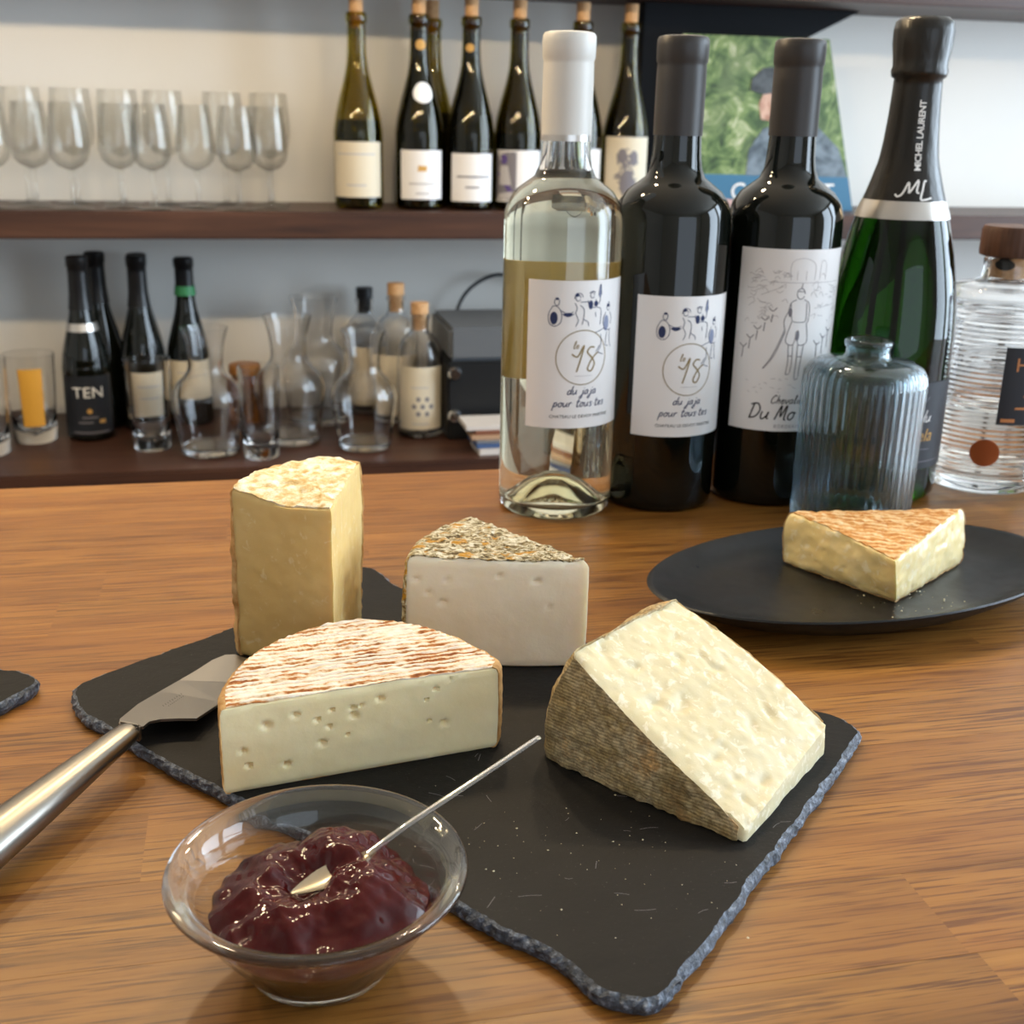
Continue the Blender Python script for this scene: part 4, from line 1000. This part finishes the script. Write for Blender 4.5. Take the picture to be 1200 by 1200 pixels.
ft = wine_glass('tasting_glass', 'small tulip tasting glass in the front row on the upper shelf', 'tulip tasting glasses in the front row',
                [(.006, .0006), (.018, .006), (.0262, .015), (.0298, .028), (.0300, .040), (.0284, .060), (.0250, .082), (.0235, .095)], .056, .029, P(-.3585, 1.935, UZ))
for k, u in enumerate((-.3069, -.2485, -.1820, -.1320, -.0687, -.0071, .0409)):
    g_ = copy_tree(ft, P(u, 1.935 if k % 2 else 1.972, UZ))
g_['label'] = 'small tulip tasting glass at the row end facing the corked bottles'
bt = wine_glass('wine_glass', 'taller wine glass in the back row behind the tasting glasses', 'tall wine glasses in the back row',
                [(.006, .0006), (.020, .007), (.030, .019), (.0330, .034), (.0330, .048), (.0318, .070), (.0302, .090), (.0295, .100)], .072, .031, P(-.3295, 2.055, UZ))
for u in (-.2563, -.1864, -.1180, -.0275, .0446): g_ = copy_tree(bt, P(u, 2.055, UZ))
g_['label'] = 'taller wine glass at the back row end facing the corked bottles'

# upper shelf: corked bottles
BURG = [(.0385, .010), (.0388, .0150), (.0388, .108), (.0380, .122), (.0350, .142), (.0300, .163), (.0245, .183), (.0195, .202), (.0165, .218), (.0148, .235), (.0142, .255), (.0140, .277)]
def corked(label, loc, glass, level, corkmat='cork', scale=1.0):
    t = thing('corked_wine_bottle', label, 'bottle', loc, 0, 'opened bottles on the upper shelf')
    sm = [(p.x, p.y) for p in catmull([(r, z, 0) for r, z in BURG], 3)]
    lip = [(.0156, .2785), (.0160, .2800), (.0160, .2880), (.0152, .2915), (.0140, .2925)]
    out = [(0, .016), (.016, .008), (.026, .0012), (.032, 0), (.0365, .0022)] + sm + lip
    inn = [(max(r-.0032, .0095), z) for r, z in (sm[::-1])]
    lathe('glass', out + [(.0098, .2920), (.0098, .2785)] + inn[:-3] + [(.0340, .0100), (.026, .0105), (.012, .0175), (0, .0205)], glass, t, 40, sharp=80)
    w_ = [(r, z) for r, z in sm if .011 < z < level]; rt = w_[-1]
    lathe('wine', [(0, .0204), (.012, .0174), (.026, .0104), (.0341, .0099)] + [(max(r-.0031, .0096), z) for r, z in w_] + [(0, rt[1])], 'dark_wine', t, 32, sharp=60)
    lathe('cork', [(0, .2700), (.0097, .2700), (.0098, .2900), (.0105, .2935), (.0110, .3200), (0, .3210)], corkmat, t, 24)
    return t
def front(loc): return facing(loc.x, loc.y)
def plain_label(t, loc, z0, z1, da, ang, lines, mat='paper', ink_mat='pale_grey_print', r=.0390):
    ph_ = front(loc)+math.radians(da); h = r*math.radians(ang)
    lb = patch('label', -h, h, z0, z1, cyl(r, ph_, .0004), cyl(r, ph_, .0001), mat, t, 20, 2)
    if lines: ink('lettering', [[(a*h, z0+(z1-z0)*q), (b*h, z0+(z1-z0)*q)] for a, b, q in lines], .0028, cyl(r, ph_, .0006), ink_mat, lb)
    return lb, cyl(r, ph_, .0006)
L_ = P(.1815, 1.99, UZ); t = corked('half-empty olive-green bottle with tall blank cream label and cork', L_, 'olive_glass', .136)
plain_label(t, L_, .019, .103, -6, 66, [(-.7, .7, .78), (-.35, .35, .22)], 'cream_paper')
L_ = P(.2781, 1.985, UZ); t = corked('dark corked bottle with round white medallion above its label', L_, 'dark_olive_glass', .27)
lb, fm = plain_label(t, L_, .017, .092, 8, 55, [(-.6, .6, .32), (-.3, .3, .12)])
filled('emblem', [[(-.008, .060), (.006, .060), (.007, .068), (-.007, .069)]], fm, 'ochre_print', lb)
def rb_(z):
    for (r0, z0), (r1, z1) in zip(BURG, BURG[1:]):
        if z0 <= z <= z1: return r0+(r1-r0)*(z-z0)/(z1-z0)
    return .0142
def disc_on(t, loc, name, da, zc, r, mat):
    ph_ = front(loc)+math.radians(da)
    fmm = lambda x, z: ((rb_(zc+z)+.0009)*math.cos(ph_+x/rb_(zc)), (rb_(zc+z)+.0009)*math.sin(ph_+x/rb_(zc)), zc+z)
    return filled(name, [blob(0, 0, r, r, 24)], fmm, mat, t)
disc_on(t, L_, 'medallion', 14, .178, .0155, 'white_print')
disc_on(t, L_, 'seal', 10, .248, .0078, 'ochre_print')
L_ = P(.311, 2.065, UZ); corked('olive bottle half hidden behind the medallion bottle', L_, 'olive_glass', .15)
L_ = P(.3611, 1.985, UZ); t = corked('dark corked bottle with small gold neck sticker and plain label', L_, 'dark_olive_glass', .26)
plain_label(t, L_, .014, .088, 6, 55, [(-.7, .8, .52), (-.3, .3, .3)], 'paper', 'grey_print'); disc_on(t, L_, 'seal', -8, .246, .0065, 'ochre_print')
L_ = P(.4398, 1.99, UZ); t = corked('olive corked bottle with grey and purple picture label', L_, 'dark_olive_glass', .12)
lb, fm = plain_label(t, L_, .014, .094, 8, 62, None)
filled('picture', [[(-.042, .016), (-.006, .016), (-.006, .092), (-.042, .092)]], cyl(.039, front(L_)+math.radians(8), .0005), 'grey_print', lb)
filled('picture_shape', [blob(-.027, .080, .006, .008), [(-.040, .058), (-.034, .060), (-.010, .030), (-.018, .027)]], fm, 'purple_print', lb)
filled('picture_shape', [[(-.034, .070), (-.020, .070), (-.014, .040), (-.036, .040)], [(-.040, .018), (-.012, .018), (-.012, .030), (-.036, .026)]], cyl(.039, front(L_)+math.radians(8), .0007), 'pale_grey_print', lb)
L_ = P(.5432, 1.99, UZ); t = corked('dark corked bottle standing behind the clear white wine bottle', L_, 'dark_olive_glass', .26)
plain_label(t, L_, .017, .098, 6, 62, [(-.6, .6, .6)])
L_ = P(.6220, 1.985, UZ); t = corked('brown corked bottle with cream label and smoky grey drawing', L_, 'dark_olive_glass', .13)
lb, fm = plain_label(t, L_, .012, .118, 6, 60, None, 'cream_paper')
random.seed(8)
st = []
for k in range(60):
    a = random.uniform(0, 6.28); q = random.uniform(.3, 1); x = .017*q*math.cos(a); z = .062+.036*q*math.sin(a); st.append([(x, z), (x+random.uniform(-.006, .006), z+random.uniform(-.008, .008)), (x+random.uniform(-.008, .008), z+random.uniform(-.012, .012))])
ink('drawing', st, .0016, fm, 'grey_print', lb)['kind'] = 'stuff'
filled('drawing_wash', [blob(-.008, .088, .008, .012), blob(.011, .085, .007, .012), blob(.001, .045, .012, .022)], cyl(.039, front(L_)+math.radians(6), .0005), 'grey_print', lb)

# cover picture standing on the shelf
cp = thing('cover_picture', 'standing cover picture of a capped figure among green leaves', 'picture', P(.885, 2.0, UZ), YAW)
def card(name, pts, y0, y1, mat, parent):
    n = len(pts); vs = [(x, y0, z) for x, z in pts]+[(x, y1, z) for x, z in pts]
    fs = [tuple(range(n)), tuple(range(n, 2*n))[::-1]] + [(i, n+i, n+(i+1) % n, (i+1) % n) for i in range(n)]
    return link_mesh(name, vs, fs, mat, parent, False)
card('cover_board', [(-.165, 0), (.168, 0), (.092, .2805), (-.168, .2805)], 0, .006, 'foliage_print', cp)
card('colour_band', [(-.164, .0), (.167, .0), (.152, .057), (-.165, .060)], -.0008, 0, 'print_blue', cp)
card('printed_coat', [(-.040, .058), (.150, .057), (.128, .105), (.085, .140), (.030, .150), (-.015, .135), (-.038, .10)], -.0008, 0, 'print_coat', cp)
card('printed_face', [(-.020, .150), (.010, .146), (.026, .165), (.026, .195), (-.016, .200), (-.026, .175)], -.0012, 0, 'print_skin', cp)
card('printed_cap', [(-.044, .196), (-.020, .190), (.030, .197), (.036, .220), (.012, .236), (-.024, .232), (-.042, .214)], -.0016, 0, 'print_cap', cp)
card('printed_corner', [(-.120, .002), (-.050, .002), (-.060, .018), (-.118, .020)], -.0014, 0, 'print_pink', cp)
fmc = lambda x, z: (x, -.0018, z)
text('lettering', 'C', .040, -.052, .018, fmc, 'white_print', cp); text('lettering', 'ET', .040, .105, .018, fmc, 'white_print', cp)

# ------------------------------------------------------------------ lower shelf
def dark_bottle(label, loc, band=None, h=1.0, cap='capsule_gloss', rk=.93):
    t = thing('dark_wine_bottle', label, 'bottle', loc, 0, 'unopened bottles on the lower shelf')
    sm = [(p.x*(rk if p.y < .2 else rk+(1-rk)*min(1, (p.y-.2)/.05)), p.y*h) for p in catmull([(r, z, 0) for r, z in BURG], 3)]
    lathe('glass', [(0, .016), (.016, .008), (.026, .0012), (.030, 0), (.0340, .0022)] + sm + [(.0150, .280*h), (.0150, .292*h), (0, .293*h)], 'black_glass', t, 40, sharp=80)
    rr_ = lambda z: rb_(z/h)
    z0 = (.212 if h > .93 else .244)*h
    zs = [z0+(.277*h-z0)*k/8 for k in range(9)]
    lathe('capsule', [(rr_(z0)+.0002, z0)]+[(rr_(z)+.0006, z) for z in zs]+[(.0160, .279*h), (.0162, .293*h), (.013, .2955*h), (0, .296*h)], cap, t, 32)
    return t
L_ = P(-.2547, 1.948, LZ); t = dark_bottle('black sparkling wine bottle with silver neck band and dark label', L_, h=.965)
for z0 in (.172,): lathe('neck_band', [(rb_(z0/.965)*.93+.0004, z0), (rb_(z0/.965)*.93+.0012, z0), (rb_((z0+.012)/.965)*.93+.0012, z0+.012), (rb_((z0+.012)/.965)*.93+.0004, z0+.012)], 'silver_foil', t, 32)
lb, fm = plain_label(t, L_, .012, .105, 0, 70, None, 'navy_label', r=.0362)
text('lettering', 'TEN', .024, 0, .072, cyl(.0362, front(L_), .0030), 'white_print', lb); ink('lettering', [[(-.012, .040), (.012, .040)], [(-.018, .032), (.004, .032)], [(-.028, .016), (.030, .016)]], .0022, fm, 'grey_print', lb)
filled('emblem', [blob(0, .050, .004, .004), [(.014, .030), (.024, .030), (.024, .036), (.014, .036)]], fm, 'ochre_print', lb)
L_ = P(-.2380, 2.032, LZ); t = dark_bottle('black bottle half hidden behind the silver-banded one', L_, h=.955)
L_ = P(-.1720, 2.000, LZ); t = dark_bottle('dark bottle with cream label behind the tall tumbler', L_, h=.945)
plain_label(t, L_, .022, .098, 10, 60, [(-.6, .6, .7), (-.5, .5, .45)], 'cream_paper', r=.0362)
L_ = P(-.1780, 2.079, LZ); t = dark_bottle('dark bottle squeezed in between the labelled ones against the wall', L_, h=.93)
L_ = P(-.1011, 2.030, LZ); t = dark_bottle('dark bottle with green neck ring behind the carafe', L_, h=.925)
lathe('neck_ring', [(.0165, .213), (.0175, .213), (.0160, .228), (.0150, .228)], 'green_foil', t, 32)
plain_label(t, L_, .045, .110, 6, 62, [(-.6, .6, .7)], 'cream_paper', r=.0362)
L_ = P(1.262, 1.80, LZ); dark_bottle('black bottle on the lower shelf beyond the spirit bottle', L_, h=1.0)
L_ = P(.990, 1.80, LZ); dark_bottle('black bottle on the lower shelf behind the champagne bottle', L_, h=1.14)

def shell(name, out, th, mat, parent, seg=40, base=.008):
    inn = [(max(r-th, .001), z) for r, z in out[::-1] if z > base+.001] + [(0, base)]
    return lathe(name, [(0, .0008)] + out + inn, mat, parent, seg, sharp=70)
def tumbler(label, loc, r0, r1, h, group=None):
    t = tag(shell('tumbler', [(r0-.003, 0), (r0, .003)] + [(r0+(r1-r0)*k/6, .003+(h-.003)*k/6) for k in range(1, 7)], .0020, 'clear_glass', None, 40, .012), label, 'glass', group)
    t.location = loc; return t
tumbler('tall clear tumbler in front of the cream-labelled dark bottle', P(-.156, 1.868, LZ), .0275, .0350, .140, 'tall tumblers on the lower shelf')
tumbler('slim clear tumbler standing between two carafes', P(.0088, 1.795, LZ), .0265, .0315, .140, 'tall tumblers on the lower shelf')
tumbler('clear tumbler beside the glass with the orange stripe', P(-.393, 1.868, LZ), .0300, .0370, .145, 'tall tumblers on the lower shelf')
L_ = P(-.3374, 1.940, LZ)
t = thing('printed_tumbler', 'clear beer tumbler with yellow-orange printed stripe', 'glass', L_, 0, 'tall tumblers on the lower shelf')
shell('glass', [(.029, 0), (.032, .003)] + [(.032+.0068*k/6, .003+.134*k/6) for k in range(1, 7)], .002, 'clear_glass', t, 40, .012)
ph_ = front(L_); patch('printed_stripe', -.016, .016, .030, .120, lambda x, z: ((.0330+.05*z+.0005)*math.cos(ph_+x/.035), (.0330+.05*z+.0005)*math.sin(ph_+x/.035), z), lambda x, z: ((.0330+.05*z)*math.cos(ph_+x/.035), (.0330+.05*z)*math.sin(ph_+x/.035), z), 'orange_wrap', t, 8, 2)
CAR = [(.037, 0), (.0420, .003), (.0440, .020), (.0495, .055), (.0525, .078), (.0515, .090), (.0450, .104), (.0330, .116), (.0265, .128), (.0262, .145), (.0300, .170), (.0355, .188)]
def carafe(label, loc, s=1.0):
    sm = [(p.x*s, p.y*s) for p in catmull([(r, z, 0) for r, z in CAR], 3)]
    t = tag(shell('carafe', sm, .0026, 'clear_glass', None, 48, .010), label, 'carafe', 'clear glass carafes on the lower shelf'); t.location = loc; return t
carafe('clear open carafe in front of the green-ringed dark bottle', P(-.0682, 1.832, LZ), 1.02)
carafe('clear open carafe beside the slim tumbler', P(.0567, 1.885, LZ), 1.06)
carafe('clear carafe pushed back against the wall behind the others', P(.1051, 2.010, LZ), 1.12)
carafe('clear open carafe beside the dotted-label cork bottle', P(.1686, 1.832, LZ), .98)
aj = thing('amber_jar', 'small amber glass jar with copper lid behind the carafes', 'jar', P(-.0117, 2.02, LZ))
shell('glass', [(.022, 0), (.025, .003), (.025, .070), (.021, .082)], .0022, 'amber_glass', aj, 32, .006)
lathe('lid', [(0, .0825), (.0245, .0825), (.0262, .085), (.0262, .097), (.024, .099), (0, .0995)], 'copper_lid', aj, 32)
def cork_bottle(label, loc, dots, h=1.0, capm='cork'):
    t = thing('cork_stopper_bottle', label, 'bottle', loc, 0, 'clear spirit bottles on the lower shelf')
    pr = [(.031, 0), (.0355, .003), (.0368, .010), (.0368, .132*h), (.0345, .146*h), (.026, .160*h), (.0165, .168*h), (.0140, .175*h), (.0140, .188*h), (.0158, .190*h), (.0158, .198*h)]
    shell('glass', pr, .0028, 'clear_glass', t, 40, .008)
    lathe('stopper', [(0, .172*h), (.0110, .172*h), (.0112, .198*h), (.0140, .1985*h), (.0145, .216*h), (0, .217*h)], capm, t, 24)
    ph_ = front(loc); r = .0368; fm = cyl(r, ph_+.1, .0006)
    lb = patch('label', -.040, .040, .016, .118, cyl(r, ph_+.1, .0004), cyl(r, ph_+.1, .0001), 'cream_paper', t, 20, 2)
    if dots:
        pts = [(-.006, .066), (.008, .066), (-.013, .054), (.001, .054), (.015, .054), (-.006, .042), (.008, .042)]
        filled('dot_pattern', [blob(x, z, .0038, .0042, 8) for x, z in pts], fm, 'grey_print', lb)
        text('lettering', 'OOOOO', .007, -.004, .085, fm, 'pale_grey_print', lb) if False else ink('lettering', [[(-.018, .085), (.010, .085)], [(-.016, .0255), (.012, .0255)]], .0022, fm, 'pale_grey_print', lb)
    return t
cork_bottle('clear cork-topped bottle with seven dark dots on cream label', P(.2659, 1.900, LZ), True)
cork_bottle('clear cork-topped bottle directly behind the dotted-label bottle', P(.2400, 2.000, LZ), False, 1.08)
cork_bottle('clear bottle with black stopper beside the wall', P(.1950, 2.078, LZ), False, 1.0, 'amp_black')

# black case with chrome corners, its cable, and a pile of magazines
ca = thing('equipment_case', 'black equipment case with grey lid and chrome corner fittings', 'case', P(.3030, 1.850, LZ), YAW)
bevel_box('body', 0, .30, 0, .20, 0, .128, 'amp_black', ca, .004)
bevel_box('lid', .004, .296, .004, .196, .1285, .182, 'amp_grey', ca, .006)
for (x, z) in ((.012, .110), (.012, .040)):
    o = lathe('corner_fitting', [(0, 0), (.0100, 0), (.0110, .002), (.0085, .0075), (0, .0085)], 'chrome', ca, 24); o.rotation_euler = (PI/2, 0, 0); o.location = (x, .0005, z)
cb_path = catmull([P(.352, 2.078, LZ+.10), P(.356, 2.080, LZ+.17), P(.385, 2.085, LZ+.215), P(.44, 2.09, LZ+.235), P(.50, 2.10, LZ+.20), P(.60, 2.10, LZ+.06), P(.66, 2.09, LZ+.004), P(.72, 2.085, LZ+.004)], 6)
tag(tube('power_cable', cb_path, .0032, 'cable_black', None, 8), 'thin black cable looping up from the equipment case', 'cable')
random.seed(2)
mags = [('magazine_white', .010, 'thick pale magazine at the bottom of the pile'), ('magazine_blue', .008, 'blue magazine second from the bottom of the pile'), ('magazine_white', .006, 'pale thin magazine above the blue one'), ('magazine_tan', .007, 'tan booklet in the middle of the pile'), ('magazine_brown', .006, 'brown booklet near the top of the pile'), ('magazine_white', .008, 'pale magazine on top of the pile')]
z = LZ+.0002
for k, (mt, th, lab) in enumerate(mags):
    o = bevel_box('magazine', 0, .17, -.012, .055, 0, th, mt, None, .0006, 1)
    o.location = P(.338-.004*k*(1 if k % 2 else .4), 1.765+.003*(k % 3), z); o.rotation_euler = (0, 0, YAW+random.uniform(-.03, .03)); z += th+.0003
    tag(o, lab+' beside the case', 'magazine', 'magazines piled on the lower shelf')
